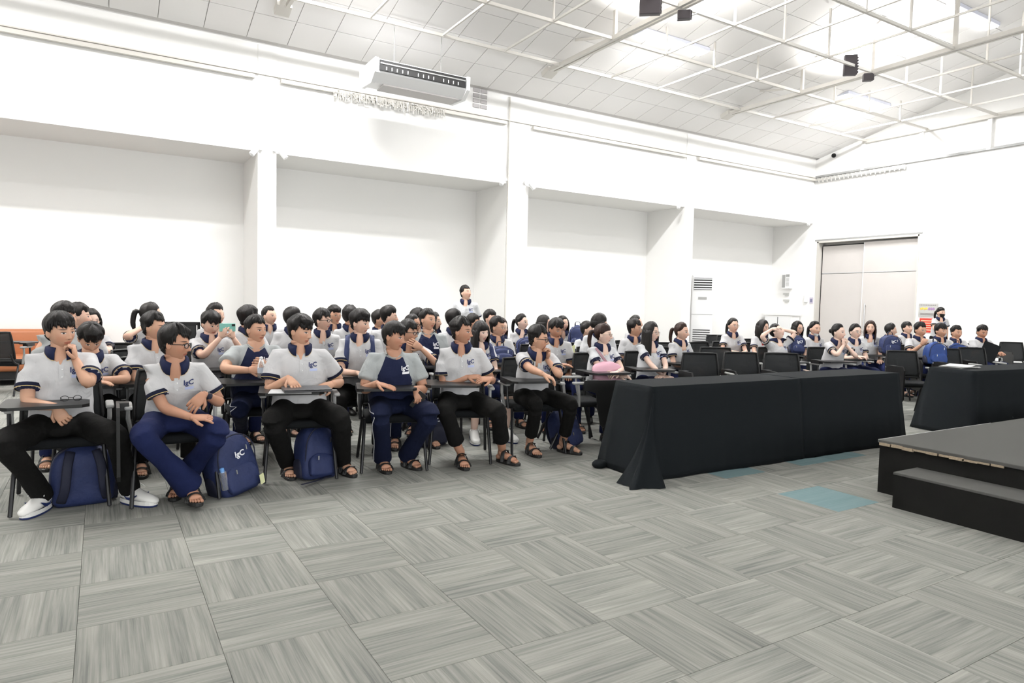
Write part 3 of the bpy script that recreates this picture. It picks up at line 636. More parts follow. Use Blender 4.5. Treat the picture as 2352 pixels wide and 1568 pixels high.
def make_hair(kind, Mh, c, n, seed, parent, m, T0=1.0, upM=None):
    sg, rg = n; r_ = np.random.RandomState(seed); b = MB()
    az = np.linspace(-math.pi, math.pi, sg, endpoint=False); el = np.linspace(-math.pi/2, math.pi/2, rg+1)[1:-1]
    A, E = np.meshgrid(az, el); p = skull(A, E); z = p[..., 2]/HH
    a = np.degrees(np.abs(A)); ph = r_.rand(8)*6.28
    strand = .5*np.sin(A*19+ph[0]+2*E)+.35*np.sin(A*37+ph[1]-3*E)+.3*np.sin(A*61+ph[2])
    if kind in ('boy', 'fringe', 'spiky', 'short', 'side'):
        zf = {'boy': .42, 'fringe': .34, 'spiky': .54, 'short': .58, 'side': .48}[kind]; side = {'short': .10, 'spiky': .10}.get(kind, .02)
        lim = np.interp(a, [0, 40, 62, 80, 100, 125, 180], [zf, zf+.0, zf+.10, side+.05, -.12, -.45, -.68])
        if kind == 'side': lim = lim-.22*np.sin(A*1.0)*(a < 60)
        top = {'boy': .026, 'fringe': .028, 'spiky': .030, 'short': .018, 'side': .032}[kind]*T0
        T = top*smooth((z+.1)/.7)+.010; T = np.where((a < 55) & (z < .75), T+.006, T)
        lim = lim+(.07 if kind != 'short' else .04)*strand*(a < 75)+.04*np.sin(A*9+ph[5])*(a < 80)
        if kind == 'spiky': T = T+.010*np.maximum(0, strand)*(z > .3)
    else:
        zf = {'bangs': .20, 'long': .62, 'tied': .66, 'tiedf': .45}[kind]
        if kind in ('tied', 'tiedf'): lim = np.interp(a, [0, 45, 70, 88, 105, 130, 180], [zf, zf-.05, .25, .02, -.25, -.55, -.75])
        else: lim = np.interp(a, [0, 30, 50, 62, 80, 180], [zf, zf-.02, .15, -.5, -1.2, -1.2] if kind == 'long' else [zf, zf, .1, -.8, -1.2, -1.2])
        lim = lim+.02*strand*(a < 60); T = .015*T0*smooth((z+.3)/.8)+.009
        if kind == 'long': T = T-.006*np.exp(-(np.degrees(A)/5)**2)
    eg = smooth((z-lim)/.42); T = .0035+(T*.86-.0035)*eg
    if kind == 'short': T = np.where((a > 62) & (z < .35), np.minimum(T, .005+.012*smooth((z-.0)/.35)), T)
    T = T+.0022*strand+(.004*np.sin(A*5+ph[3])*np.sin(E*4+ph[4]))
    k = smooth((z-lim)/.10+.5); t = T*k-.012*(1-k)
    nrm = p.copy(); nrm[..., 0] /= .0755**2; nrm[..., 1] /= .095**2; nrm[..., 2] /= HH**2; nrm /= np.linalg.norm(nrm, axis=-1)[..., None]
    p = p+nrm*t[..., None]; v = p.reshape(-1, 3); rows = len(el)
    tp = skull(np.array(0.), np.array(math.pi/2))+np.array([0, 0, T[-1].mean()]); V = np.vstack([v, [[0, 0, -.09]], [tp]]); kk = len(v)
    F = [(i*sg+j, i*sg+(j+1) % sg, (i+1)*sg+(j+1) % sg, (i+1)*sg+j) for i in range(rows-1) for j in range(sg)]
    F += [((j+1) % sg, j, kk) for j in range(sg)]+[((rows-1)*sg+j, (rows-1)*sg+(j+1) % sg, kk+1) for j in range(sg)]
    b.add(V@Mh.T+c, F, 0, V)
    if kind in ('boy', 'fringe', 'spiky', 'short', 'side') and n[0] > 40:
        lrow = lim[rows//2]; Zrow = T
        for q in range(46):
            if q < 32: az0 = math.radians(-80+160*(q+.5*r_.rand())/32); up_, dn_ = .38, (.06 if kind != 'short' else .03)+.09*r_.rand()
            else: az0 = math.radians(95+170*(q-32)/14)*1.0; up_, dn_ = .2, .05+.04*r_.rand()
            azw = (az0+math.pi) % (2*math.pi)-math.pi; l0 = float(np.interp(azw, az, lrow)); pts = []; slant = .10*(r_.rand()-.35)
            for u in (0, .35, .7, 1):
                zz = min(.95, l0+up_*(1-u)-dn_*u); el_ = math.asin(max(-.99, min(.99, zz))); pk = skull(np.array(azw+slant*u), np.array(el_)); nn = pk/np.array([.0755**2, .095**2, HH**2]); nn /= np.linalg.norm(nn)
                pts.append(c+Mh@(pk+nn*(.016*(1-u)**.7+.0035)*(1 if q < 32 else .6)))
            nn2 = Mh@nn; b.tube(pts, np.array([[.009, .004], [.0085, .004], [.006, .003], [.001, .001]]), 5, up=nn2)
    return b
def hair_extra(b, kind, Mh, c, fwd, L=.30):
    """ponytail / bun / hanging length; fwd = world-level forward of the head."""
    f = np.array([fwd[0], fwd[1], 0.]); f /= np.linalg.norm(f)+1e-9; rt = np.array([-f[1], f[0], 0])
    if kind == 'pony':
        s = c+Mh@np.array([0, .098, .02]); path = crom([s, s-f*.045+[0, 0, .0], s-f*.065-[0, 0, .10], s-f*.045-[0, 0, .2]], 4)
        n = len(path); b.tube(path, np.interp(np.arange(n), [0, n*.3, n*.7, n-1], [.012, .026, .022, .004]), 9, hp=None)
    elif kind == 'bun': b.ball(c+Mh@np.array([0, .112, .015]), (.036, .036, .034), 12, 8)
    elif kind == 'long':
        K = 9; n = 20; V = []; hpv = []
        for k in range(K+1):
            u = k/K; z = .03-u*(L+.03)
            for i in range(n+1):
                a = math.radians(62+236*i/n); w = 1-.15*u
                ro = (.089*w+.012*math.sin(u*3.1), .108*w+.018*math.sin(u*3.1)); jit = .004*math.sin(i*2.7+k)
                for rr in (0, 1):
                    q = (-(1-.22*rr)*.0)
                    x = (ro[0]-.016*rr+jit)*math.sin(a); y = -(ro[1]-.018*rr+jit)*math.cos(a)
                    V.append(c+rt*x-f*y+np.array([0, 0, z]) if False else c+rt*x+f*(-y)+np.array([0, 0, z])); hpv.append((x, y, z))
        m2 = (n+1)*2; F = []
        for k in range(K):
            for i in range(n):
                o0 = k*m2+2*i; F += [(o0, o0+2, o0+2+m2, o0+m2), (o0+1, o0+1+m2, o0+3+m2, o0+3)]
            F += [(k*m2, k*m2+m2, k*m2+m2+1, k*m2+1), (k*m2+2*n, k*m2+2*n+1, (k+1)*m2+2*n+1, (k+1)*m2+2*n)]
        for i in range(n): o0 = K*m2+2*i; F.append((o0, o0+2, o0+3, o0+1)); o0 = 2*i; F.append((o0, o0+1, o0+3, o0+2))
        b.add(V, F, 0, hpv)

# ------------------------------------------------------------------ limbs
def hand(b, w, d, nrm, side, curl=.45, sc=1.0, seg=6, spread=1.0, mi=0):
    """w wrist, d pointing direction, nrm back-of-hand normal."""
    d = np.array(d, float); d /= np.linalg.norm(d); nrm = np.array(nrm, float); nrm = nrm-(nrm@d)*d; nrm /= np.linalg.norm(nrm)+1e-9
    s = np.cross(d, nrm)*side                      # toward the thumb
    P = lambda a, q, h: w+(d*a+s*q+nrm*h)*sc
    b.tube([P(-.012, 0, 0), P(.015, 0, 0), P(.05, .002, .002), P(.085, 0, 0)], np.array([[.019, .026], [.016, .033], [.0135, .040], [.011, .039]])[:, ::-1]*sc, seg+4, up=nrm, mi=mi)
    for q, (o, L) in enumerate(((.030, .068), (.010, .076), (-.010, .071), (-.029, .056))):
        dr = d+s*(o*4.0*spread); dr /= np.linalg.norm(dr); a = P(.078, o, 0); pts = [a]; th = 0; cl = curl*(1+.12*q)
        for seg_l, k in ((.45, .75), (.3, 1.0), (.25, .7)):
            th += cl*k; pts.append(pts[-1]+(dr*math.cos(th)-nrm*math.sin(th))*L*seg_l*sc)
        b.tube(crom(pts, 2) if seg > 5 else pts, np.linspace(.0098, .0072, len(crom(pts, 2)) if seg > 5 else 4)*sc, seg, up=nrm, mi=mi)
    a = P(.018, .026, -.006); t1 = (d*.62+s*.75-nrm*.25); t1 /= np.linalg.norm(t1); t2 = (d*.92+s*.25-nrm*.35); t2 /= np.linalg.norm(t2)
    pts = [P(.0, .012, -.004), a, a+t1*.036*sc, a+t1*.036*sc+t2*.032*sc]; b.tube(pts, np.array([.014, .0145, .0118, .008])*sc, seg, up=nrm, mi=mi)
def ik(S, T, l1, l2, pole):
    S, T = np.array(S, float), np.array(T, float); v = T-S; D = np.linalg.norm(v)
    if D > (l1+l2)*.995: T = S+v/D*(l1+l2)*.995; v = T-S; D = np.linalg.norm(v)
    u = v/D; a = (l1*l1-l2*l2+D*D)/(2*D); h = math.sqrt(max(0, l1*l1-a*a)); p = np.array(pole, float); p = p-(p@u)*u; p /= np.linalg.norm(p)+1e-9
    return S+u*a+p*h, T
def remesh(b, vox, name, it=4):
    me = b.mesh(name+'_src', []); o = bpy.data.objects.new('tmp', me); COL.objects.link(o)
    md = o.modifiers.new('r', 'REMESH'); md.mode = 'VOXEL'; md.voxel_size = vox
    ms = o.modifiers.new('s', 'SMOOTH'); ms.iterations = it; ms.factor = .5
    dg = bpy.context.evaluated_depsgraph_get(); me2 = bpy.data.meshes.new_from_object(o.evaluated_get(dg)); me2.name = name
    bpy.data.objects.remove(o); bpy.data.meshes.remove(me)
    me2.polygons.foreach_set('use_smooth', [True]*len(me2.polygons)); return me2
def co(me): a = np.empty(len(me.vertices)*3); me.vertices.foreach_get('co', a); return a.reshape(-1, 3)
def ripple(me, amp, sc=1.0, seed=0.0):
    v = co(me); n = np.empty(len(v)*3); me.vertices.foreach_get('normal', n); n = n.reshape(-1, 3)
    x, y, z = v.T*sc; s = seed
    w = np.sin(x*31+z*23+s+2.2*np.sin(y*17+z*9+s))+.7*np.sin(z*47-x*19+s*2+1.8*np.sin(x*13+y*21))+.4*np.sin(y*59+z*31+s*3)
    v = v+n*(amp*w)[:, None]; me.vertices.foreach_set('co', v.ravel()); me.update()
def setattr_f(me, name, vals): a = me.attributes.new(name, 'FLOAT', 'POINT'); a.data.foreach_set('value', np.asarray(vals, float))

fc = bpy.data.curves.new('t', 'FONT'); fc.body = 'IgC'; fc.size = 1; fc.offset = .025; fc.resolution_u = 3; fo = bpy.data.objects.new('t', fc); COL.objects.link(fo)
TM = bpy.data.meshes.new_from_object(fo.evaluated_get(bpy.context.evaluated_depsgraph_get())); bpy.data.objects.remove(fo)
TXV = co(TM).copy(); TXV[:, 0] -= (TXV[:, 0].min()+TXV[:, 0].max())/2; TXV[:, :2] /= np.ptp(TXV[:, 0]); TXF = [tuple(p.vertices) for p in TM.polygons]

def rotz(a): c, s = math.cos(a), math.sin(a); return np.array([[c, -s, 0], [s, c, 0], [0, 0, 1.]])
def rotx(a): c, s = math.cos(a), math.sin(a); return np.array([[1, 0, 0], [0, c, -s], [0, s, c]])
def roty(a): c, s = math.cos(a), math.sin(a); return np.array([[c, 0, s], [0, 1, 0], [-s, 0, c]])

def person(S):
    """S: dict. Head at pixel S['px'] on depth plane S['Y']; builds the figure in its own frame (facing -y)."""
    lod = S.get('lod', 2); stand = S.get('stand', False)
    hw = atY(*S['px'], S['Y'])                                     # head centre in the world
    cama = math.atan2(-hw[1], -hw[0])                              # direction to camera
    face = lambda va: cama+R(va)+math.pi/2                         # root rotation so that -y looks there
    tz = face(S.get('tva', 10)); hz = face(S.get('hva', 50))-tz
    hz = (hz+math.pi) % (2*math.pi)-math.pi
    lean, sl = R(S.get('lean', 6)), R(S.get('sl', 0)); build = S.get('w', 1.0); g = S.get('g', 'm')
    hipz = .92 if stand else .52
    hc = hw[2]                                                     # head centre height
    Tn = rotx(lean)@roty(sl)
    up = Tn@np.array([0, 0, 1.]); X = np.array([1, 0, 0.]); Fw = Tn@np.array([0, -1., 0])
    hl = hc-hipz                                                   # hip to head centre, vertical
    nk = .114                                                      # neck base to head centre
    tl = (hl-nk*.96)/up[2]; k = tl/.54
    P = lambda x, h, y=0.: np.array([0, 0, hipz])+X*x+up*h*k-Fw*y
    nb = P(0, .54); hcen = np.array([0, 0, hipz])+up*tl+Fw*.022+np.array([0, 0, nk*.96]); hcen[2] = hc
    # root location so that the head lands on hw
    RZ = rotz(tz); root = hw-RZ@hcen; root[2] = 0
    t = thing('person', S['label'], 'person', tuple(root), tz)
    S['root'] = root; S['tz'] = tz
    segs = (14, 11, 8)[lod]; vox = (.0115, .016, .022)[lod]; hn = ((60, 54), (40, 34), (26, 22))[lod]
    Mh = rotz(hz)@rotx(R(S.get('pitch', 0)))@roty(R(S.get('roll', 0)))*(.95 if g == 'm' else .93)
    skin = SKIN[S.get('skin', 1)]
    B = MB(); make_head(B, Mh, hcen, hn)
    nt_ = hcen+Mh@np.array([0, .022, -.055]); nr = .052 if g == 'm' else .044
    if S.get('fat'): nr += .008
    B.tube(crom([P(0, .40), P(0, .50, .0), nb+np.array([0, .0, .015]), (nb+nt_)/2+np.array([0, 0, .012]), nt_], 3), np.interp(np.linspace(0, 4, 13), [0, 1, 2, 3, 4], [.10, .085, nr*1.15, nr, nr*.98]), segs, up=(0, 1, 0))
    B.tube([P(0, -.02), P(0, .2), P(0, .42)], np.array([[.13, .09], [.125, .09], [.13, .085]])*build, segs, up=(0, -1, 0))
    # arms
    sw = (.162 if g == 'm' else .142)*(.5+.5*build); arms = []
    for sd, key in ((-1, 'R'), (1, 'L')):
        pose = S.get(key, 'lap'); SHd = P(sd*sw, .448, .0)
        l1, l2 = (.285, .245) if g == 'm' else (.262, .228); l1 *= k**.5; l2 *= k**.5
        hd, nrm, curl = None, None, .4
        F0 = np.array([0, -1., 0]); 
        if isinstance(pose, dict): wt = np.array(pose['w'], float) if 'w' in pose else (RZ.T@(atZ(*pose['pz'])-root) if 'pz' in pose else RZ.T@(atY(*pose['px'])-root)); pole = pose.get('p', (sd*.6, .3, -1)); hd = pose.get('d'); nrm = pose.get('n'); curl = pose.get('c', .4)
        elif pose == 'lap': wt = np.array([sd*.105, -.31, hipz+.115]); pole = (sd*.4, .7, -.9); hd = (-sd*.35, -1, -.25); nrm = (0, -.3, 1)
        elif pose == 'mid': wt = np.array([sd*.07, -.33, hipz+.14]); pole = (sd*.5, .5, -1); hd = (-sd*.9, -.6, -.1); nrm = (0, -.5, 1); curl = .7
        elif pose == 'desk': wt = np.array([sd*.02, -.36, .735]); pole = (sd*.55, .2, -1); hd = (-sd*.9, -.45, .0); nrm = (0, 0, 1); curl = .22
        elif pose == 'desk2': wt = np.array([sd*.10, -.38, .745]); pole = (sd*.5, .2, -1); hd = (-sd*.7, -.8, .0); nrm = (0, -.2, 1); curl = .5
        elif pose == 'chin': wt = hcen+Mh@np.array([sd*.03, -.105, -.185]); pole = (sd*.5, -.9, -.9); hd = Mh@np.array([-sd*.15, -.05, 1.]); nrm = Mh@np.array([sd*.8, -.8, .1]); curl = 1.15
        elif pose == 'neck': wt = hcen+Mh@np.array([sd*.12, .07, -.13]); pole = (sd*1, -.7, -.2); hd = (-sd*.8, .5, .4); nrm = (0, .8, .8); curl = .6
        elif pose == 'crown': wt = hcen+Mh@np.array([sd*.155, .0, .045]); pole = (sd*1.2, -.5, .5); hd = (-sd*1, .2, .25); nrm = (0, -.2, 1); curl = .5
        elif pose == 'phone': wt = hcen+Mh@np.array([sd*.085, -.26, -.145]); pole = (sd*.7, -.2, -1); hd = Mh@np.array([-sd*.25, -.25, 1.]); nrm = Mh@np.array([sd*.7, -.7, 0]); curl = .8
        elif pose == 'down': wt = np.array([sd*(sw+.06), .02, SHd[2]-.50]); pole = (sd*.3, 1, 0); hd = (0, -.1, -1); nrm = (sd, 0, 0)
        E_, Wt = ik(SHd, wt, l1, l2, pole); fd = (Wt-E_)/np.linalg.norm(Wt-E_)
        if hd is None: hd = fd
        if nrm is None: nrm = (0, 0, 1)
        ar = (.038 if g == 'm' else .033)*(.35+.65*build)
        Em = E_+((SHd+Wt)/2-E_)*.10
        SHi = SHd+np.array([-sd*.022, 0, -.018]); path = crom(np.vstack([[P(sd*sw*.5, .43)], [SHi], [SHd*.6+E_*.4], [SHd*.2+E_*.8], [Em], [E_*.78+Wt*.22], [E_*.4+Wt*.6], [Wt]]), 2)
        B.tube(path, np.interp(np.arange(15), range(0, 16, 2), [.036, .036, ar*1.1, ar*1.04, ar*1.0, ar*1.0, ar*.80, ar*.62]), segs, up=(0.1, .3, 1))
        hdv = np.array(hd, float); hdv /= np.linalg.norm(hdv); hand(B, Wt+hdv*.008, hdv, np.array(nrm, float), sd*(1 if True else -1)*-1, curl, 1.0 if g == 'm' else .9, (7, 6, 5)[lod])
        arms.append((sd, SHd, E_, Wt, hdv, np.array(nrm, float)))
    # legs
    legs = []; tro = S.get('tro', 'navy'); fat = S.get('legw', 1.0)
    for sd, key in ((-1, 'fR'), (1, 'fL')):
        if stand: kn = np.array([sd*.10, -.01, .48]); an = np.array([sd*.10, .02, .08]); fdir = np.array([sd*.15, -1, 0]); hp_ = np.array([sd*.09, 0, hipz-.03])
        else:
            hp_ = np.array([sd*.095, -.03, .525]); q = S.get(key, (sd*.17, -.42, sd*.2))
            if len(q) == 4: lw = RZ.T@(atZ(q[0], q[1], 0)-root); q = (lw[0], lw[1]+.08, R(q[3]), q[2])
            an = np.array([q[0], q[1], .085+(q[3] if len(q) > 3 else 0)]); fdir = np.array([math.sin(q[2]), -math.cos(q[2]), 0])
            kx = S.get('kn', .165)*sd; kk = S.get('k'+key[1:], None)
            kn = np.array([kx if kk is None else kk, -.455, .505])
        legs.append((sd, hp_, kn, an, fdir))
        bare = tro in ('skirt',) 
        lr = .047
        if bare: B.tube(crom([hp_, kn, an+[0, 0, .02]], 5), np.interp(np.arange(11), [0, 5, 7, 10], [.07, .055, .05, .033]), segs, up=(0, -.4, 1))
        else: B.tube(crom([hp_, kn*.97+hp_*.03+np.array([0, .01, -.01]), kn*.3+an*.7, an+[0, 0, .03], an], 3), np.interp(np.arange(13), [0, 3, 6, 9, 12], [.06, .045, .040, .034, .033]), segs, up=(0, -.4, 1))
    if lod < 2 or S.get('feet'):
        for (sd, hp_, kn, an, fdir) in legs: build_foot_skin(B, an, fdir, sd, segs, S.get('shoe', 'sandal'))
    # V-neck skin patch is added after the shirt exists
    # ---------------- shirt
    top = S.get('top', 'polo'); loose = S.get('loose', 1.0)
    bw = build
    sh = MB(); hemh = .015 if not stand else -.10
    sh.tube(crom([P(0, hemh), P(0, .07), P(0, .18, .005), P(0, .34), P(0, .43), P(0, .495), P(0, .535)], 3),
            np.array([np.interp(np.linspace(0, 6, 19), range(7), w_) for w_ in
                      ([.168*bw+.008, .168*bw+.012, .160*bw+.012, (.172 if g == 'm' else .150)*bw**.6, (.158 if g == 'm' else .136)*bw**.5, .108, .068 if g == 'm' else .060],
                       [.118*bw**1.4+.012, .122*bw**1.5+.012, .112*bw**1.6+.010, .116*bw**1.2+.006+(.012 if g == 'f' else 0), .098*bw, .075, .062])]).T*loose, 20, up=(0, -1, 0), sq=.88)
    sr = (.0575 if g == 'm' else .050)*(.4+.6*bw)*loose; sleeve_u = S.get('slv', .65 if g == 'm' else .54)
    for (sd, SHd, E_, Wt, _, _) in arms:
        En = SHd+(E_-SHd)*sleeve_u
        sh.tube([P(sd*.06, .445), SHd-(E_-SHd)*.02, SHd+(E_-SHd)*.3, En], [.060, sr*1.02, sr*1.10, sr*1.22], 14, up=(.1, .3, 1))
    me = remesh(sh, vox, 'shirt', (5, 3, 2)[lod]); ripple(me, (.0022, .0018, .0012)[lod], 1.0, S.get('seed', 1)*1.7)
    v = co(me); hem = np.full(len(v), -1.0); rag = np.full(len(v), -1.0)
    for (sd, SHd, E_, Wt, _, _) in arms:
        ax = E_-SHd; L1 = np.linalg.norm(ax); ax = ax/L1; d = (v-SHd)@ax; rad = np.linalg.norm(v-SHd-d[:, None]*ax, axis=1)
        dd = d-L1*sleeve_u; near = (rad < sr*1.18) & (dd > -.003) & (dd < .02); hem = np.where(near, .1, hem)
        loc = v-P(0, .54); hx = (loc@X)*sd; hh = loc@up
        line = hx-.055-(-hh)*.42                                   # raglan seam from neck down to the armpit
        rag = np.maximum(rag, np.where(hh > -.30, np.maximum(line, np.where((d > 0) & (rad < sr*1.3), d-.02, -1)), np.where((d > .02) & (rad < sr*1.25), d-.02, -1)))
    if top == 'raglan':
        loc = v-P(0, .54); rn = np.linalg.norm(loc-np.outer(loc@up, up), axis=1); rag = np.maximum(rag, .088-rn-np.abs(loc@up+.0)*.0)*1.0
    setattr_f(me, 'hem', hem); setattr_f(me, 'rag', rag); me.materials.append(MSH[top]); shirt = link('shirt', me, t)
    if top in ('polo', 'wpolo'):
        for (sd, SHd, E_, Wt, _, _) in arms:
            ax = (E_-SHd)/np.linalg.norm(E_-SHd); en = SHd+(E_-SHd)*sleeve_u; rb = sr*1.22*.965
            MB().tube([en-ax*.024, en-ax*.010, en+ax*.003], [rb+.004, rb+.005, rb+.004], 20, up=(.1, .3, 1), cap=False).obj('sleeve_band', MNAVYT, shirt, smooth=True)
            if top == 'polo' and lod < 2: MB().tube([en+ax*.001, en+ax*.005], [rb+.0048, rb+.0035], 20, up=(.1, .3, 1), cap=False).obj('sleeve_piping', MYEL, shirt, smooth=True)
    bv = BVHTree.FromPolygons(v.tolist(), [tuple(p.vertices) for p in me.polygons])
    def proj(x, h, off=.0015):
        q = P(x, h)+Fw*.35; hit = bv.ray_cast(Vector(q), Vector(-Fw), .6)
        return np.array(hit[0])+Fw*off if hit[0] is not None else P(x, h)+Fw*.12
    if top in ('polo', 'wpolo') and lod < 3:
        # open neck: skin triangle and placket, navy collar flaps
        n_ = 5; pts = []; 
        for i in range(n_+1):
            u = i/n_; 
            for s in (-1, 0, 1): pts.append(proj(s*.030*(1-u), .515-.085*u, .0022))
        B.add(pts, [(3*i+j, 3*i+j+1, 3*i+j+4, 3*i+j+3) for i in range(n_) for j in (0, 1)])
        if lod < 2:
            c_ = MB(); pts = []
            for i in range(7):
                for s in (0, 1): pts.append(proj(-.004+.026*s-.004, .44-.10*i/6, .0035))
            pl = c_.add(pts, [(2*i, 2*i+1, 2*i+3, 2*i+2) for i in range(6)]).obj('placket', MWHT, shirt)
            for q in range(2): MB().ball(proj(.009, .405-.05*q, .006), .005, 6, 5).obj('button', MPL, shirt)
        co_ = MB(); V = []; V2 = []; nn = 22; nr2 = nr+.012
        for i in range(nn+1):
            a = math.radians(-158+316*i/nn); fr = abs(a)/math.radians(158); 
            ca, sa_ = -math.sin(a), math.cos(a)            # a=0 at the back
            xr, yr = math.sin(a), -math.cos(a)
            o1 = P(0, .54)+X*(nr2*xr)+Fw*(nr2*1.05*yr)+up*(.030-.020*fr)
            hgt = -.022-.050*smooth(np.array((fr-.55)/.45)); ro = .081+.006*fr
            o2 = P(0, .54)+X*(ro*1.08*xr)+Fw*(ro*.92*yr)+up*float(hgt)
            if yr > .1:
                q = proj(ro*1.05*xr, (.54*k+float(hgt))/k, .006); o2 = q if (q-P(0, .54))@Fw > (o2-P(0, .54))@Fw-.01 else o2
            mid = (o1+o2)/2+(X*xr+Fw*yr)*.008+up*.012
            V += [o1, mid, o2]; V2 += [o2, o2+(X*xr+Fw*yr)*.0015+up*.007+0]
        Fc = [(3*i+j, 3*i+j+1, 3*i+j+4, 3*i+j+3) for i in range(nn) for j in (0, 1)]
        mm = co_.add(V, Fc).mesh('collar', MNAVY, True); o = link('collar', mm, shirt); md = o.modifiers.new('s', 'SOLIDIFY'); md.thickness = .004; md.offset = 0
        if top == 'polo' and lod < 2:
            e_ = MB(); e_.tube([V[3*i+2] for i in range(nn+1)], .0026, 5); e_.obj('collar_piping', MYEL, shirt)
    elif top in ('raglan', 'grey'):
        ring = []
        for i in range(25):
            a = 2*math.pi*i/24; xr, yr = math.sin(a), -math.cos(a); q = P(0, .54)+X*(.070*xr)+Fw*(.066*yr)+up*(.006-.045*max(0, yr)**1.5)
            if yr > .2: q = proj(.070*xr, .54-(.045*max(0, yr)**1.5)/k, .002)
            ring.append(q)
        MB().tube(ring, .0075, 6, cap=False).obj('neckband', bpy.data.materials['grey_tee_fabric'] if False else MSH['grey'], shirt, smooth=True)
        n_ = 5; pts = []
        for i in range(n_+1):
            u = i/n_; w_ = .055*math.sqrt(max(0, 1-u*u))
            for s in (-1, 0, 1): pts.append(proj(s*w_, .53-.03*u, .0012))
        B.add(pts, [(3*i+j, 3*i+j+1, 3*i+j+4, 3*i+j+3) for i in range(n_) for j in (0, 1)])
    if S.get('logo', lod < 2) and top != 'grey':
        ml = MLOGW if top == 'raglan' else MLOGO; cx, chh = .082*bw**.5, .385
        V = [proj(cx+p[0]*.062, chh+p[1]*.062/k, .0030) for p in TXV]; MB().add(V, TXF).obj('chest_logo', ml, shirt)
        if lod < 2:
            V = []
            for i in range(5):
                for j in range(3): V.append(proj(cx+.004+(i/4-.5)*.056, chh-.016-.020*j/2, .0028))
            MB().add(V, [(3*i+j, 3*i+j+1, 3*i+j+4, 3*i+j+3) for i in range(4) for j in range(2)]).obj('chest_lettering', MLOGB if top != 'raglan' else MLOGW, shirt)
    # ---------------- trousers / skirt
    tb = MB(); sc_ = {'skirt': 1.05}.get(tro, 1.0)*fat
    if stand:
        tb.tube([P(0, .06), P(0, -.02), np.array([0, 0, hipz-.12])], np.array([[.158, .112], [.165, .118], [.16, .11]])*build, 18, up=(0, -1, 0))
        for (sd, hp_, kn, an, fdir) in legs: tb.tube([hp_, kn, an+[0, 0, .02]], [.088, .068, .062], 14, up=(0, -1, 0))
    else:
        tb.tube([P(0, .10), P(0, .02), np.array([0, -.03, .475])], np.array([[.145, .112], [.165, .13], [.150, .12]])*build, 18, up=(0, -1, 0)); tb.tube([np.array([0, -.02, .535]), np.array([0, -.20, .53]), np.array([0, -.27, .515])], [[.13, .075], [.11, .06], [.06, .03]], 14)
        for (sd, hp_, kn, an, fdir) in legs:
            if tro == 'skirt':
                tb.tube(crom([hp_, (hp_+kn)/2, kn+[0, -.01, -.02]], 3), np.array([.105, .10, .098, .095, .09, .088, .085]), 14, up=(0, 0, 1))
            else:
                e = S.get('ank', .0); end = an+(kn-an)*e+np.array([0, 0, .005]); wid = S.get('hemw', .060)
                tb.tube(crom([hp_, hp_*.45+kn*.55, kn+[0, .015, -.005], kn*.55+end*.45, end], 4), np.interp(np.arange(17), [0, 4, 7, 9, 12, 16], np.array([.096, .082, .072, .067, .060, wid])*sc_), 14, up=(0, -.5, 1))
        if tro == 'skirt': tb.tube([np.array([0, -.05, .50]), np.array([0, -.43, .505])], np.array([[.12, .075], [.14, .07]]), 12, up=(0, 0, 1))
    me = remesh(tb, vox*1.15, 'trousers', (4, 3, 2)[lod]); ripple(me, (.0020, .0016, .0012)[lod], .55, S.get('seed', 1)*2.3+1)
    me.materials.append(MTR['navy' if tro == 'skirt' else tro]); me.name = 'skirt' if tro == 'skirt' else 'trousers'; trs = link(me.name, me, t)
    if tro == 'track' and lod < 2:
        vt = co(me); bt = BVHTree.FromPolygons(vt.tolist(), [tuple(p.vertices) for p in me.polygons])
        sd, hp_, kn, an, fdir = legs[0]; pts = []
        for u in np.linspace(0, 1, 26):
            q = hp_*(1-u*2)+kn*u*2 if u < .5 else kn*(2-2*u)+an*(2*u-1); q = q+np.array([0, 0, .02 if u < .5 else 0]); hit = bt.ray_cast(Vector(q+np.array([-.4, -.22, 0])), Vector((.876, .482, 0)), .8)
            if hit[0] is not None: pts.append(np.array(hit[0])+np.array([-.003, -.002, 0]))
        if len(pts) > 5: MB().tube(pts, .0035, 5).obj('side_piping', MWHT, trs)
    B.obj('body', skin, t, smooth=True, hp=True)
    # ---------------- hair
    hk = S.get('hair', 'boy'); base = {'pony': 'tied', 'bun': 'tied', 'ponyf': 'tiedf'}.get(hk, hk); hm = ((72, 44), (52, 32), (34, 22))[lod]
    hb = make_hair(base, Mh, hcen, hm, S.get('seed', 1), t, None, S.get('hv', 1.0))
    fw2 = Mh@np.array([0, -1, 0])
    if hk in ('pony', 'ponyf', 'bun'): hair_extra(hb, 'pony' if hk != 'bun' else 'bun', Mh, hcen, fw2)
    if hk in ('long', 'bangs'): hair_extra(hb, 'long', Mh, hcen, fw2, S.get('hl', .30))
    hb.obj('hair', HAIR[S.get('hc', 0)], t, smooth=True, hp=True)
    # ---------------- glasses / mask / watch
    if S.get('gl'):
        gb = MB(); lb = MB(); th = .0017 if S['gl'] == 'thin' else .0028; T_ = lambda p: hcen+Mh@np.array(p)
        for s in (-1, 1):
            ring = [T_((s*.033+.0215*math.cos(a)*(1 if True else 1), -.100-.004*math.cos(a)*s*0+.010*(abs(s*.033+.0215*math.cos(a))/.055)**2, -.002+.0175*math.sin(a))) for a in np.linspace(0, 2*math.pi, 15)]
            gb.tube(ring, th, 5, cap=False); lb.add([T_((s*.033, -.098, -.002))]+ring[:-1], [(0, 1+i, 1+(i+1) % 14) for i in range(14)])
            gb.tube([T_((s*.0545, -.088, .004)), T_((s*.074, -.072, .006)), T_((s*.084, .0, .002))], th, 5)
        gb.tube([T_((-.012, -.104, .002)), T_((0, -.107, .005)), T_((.012, -.104, .002))], th, 5)
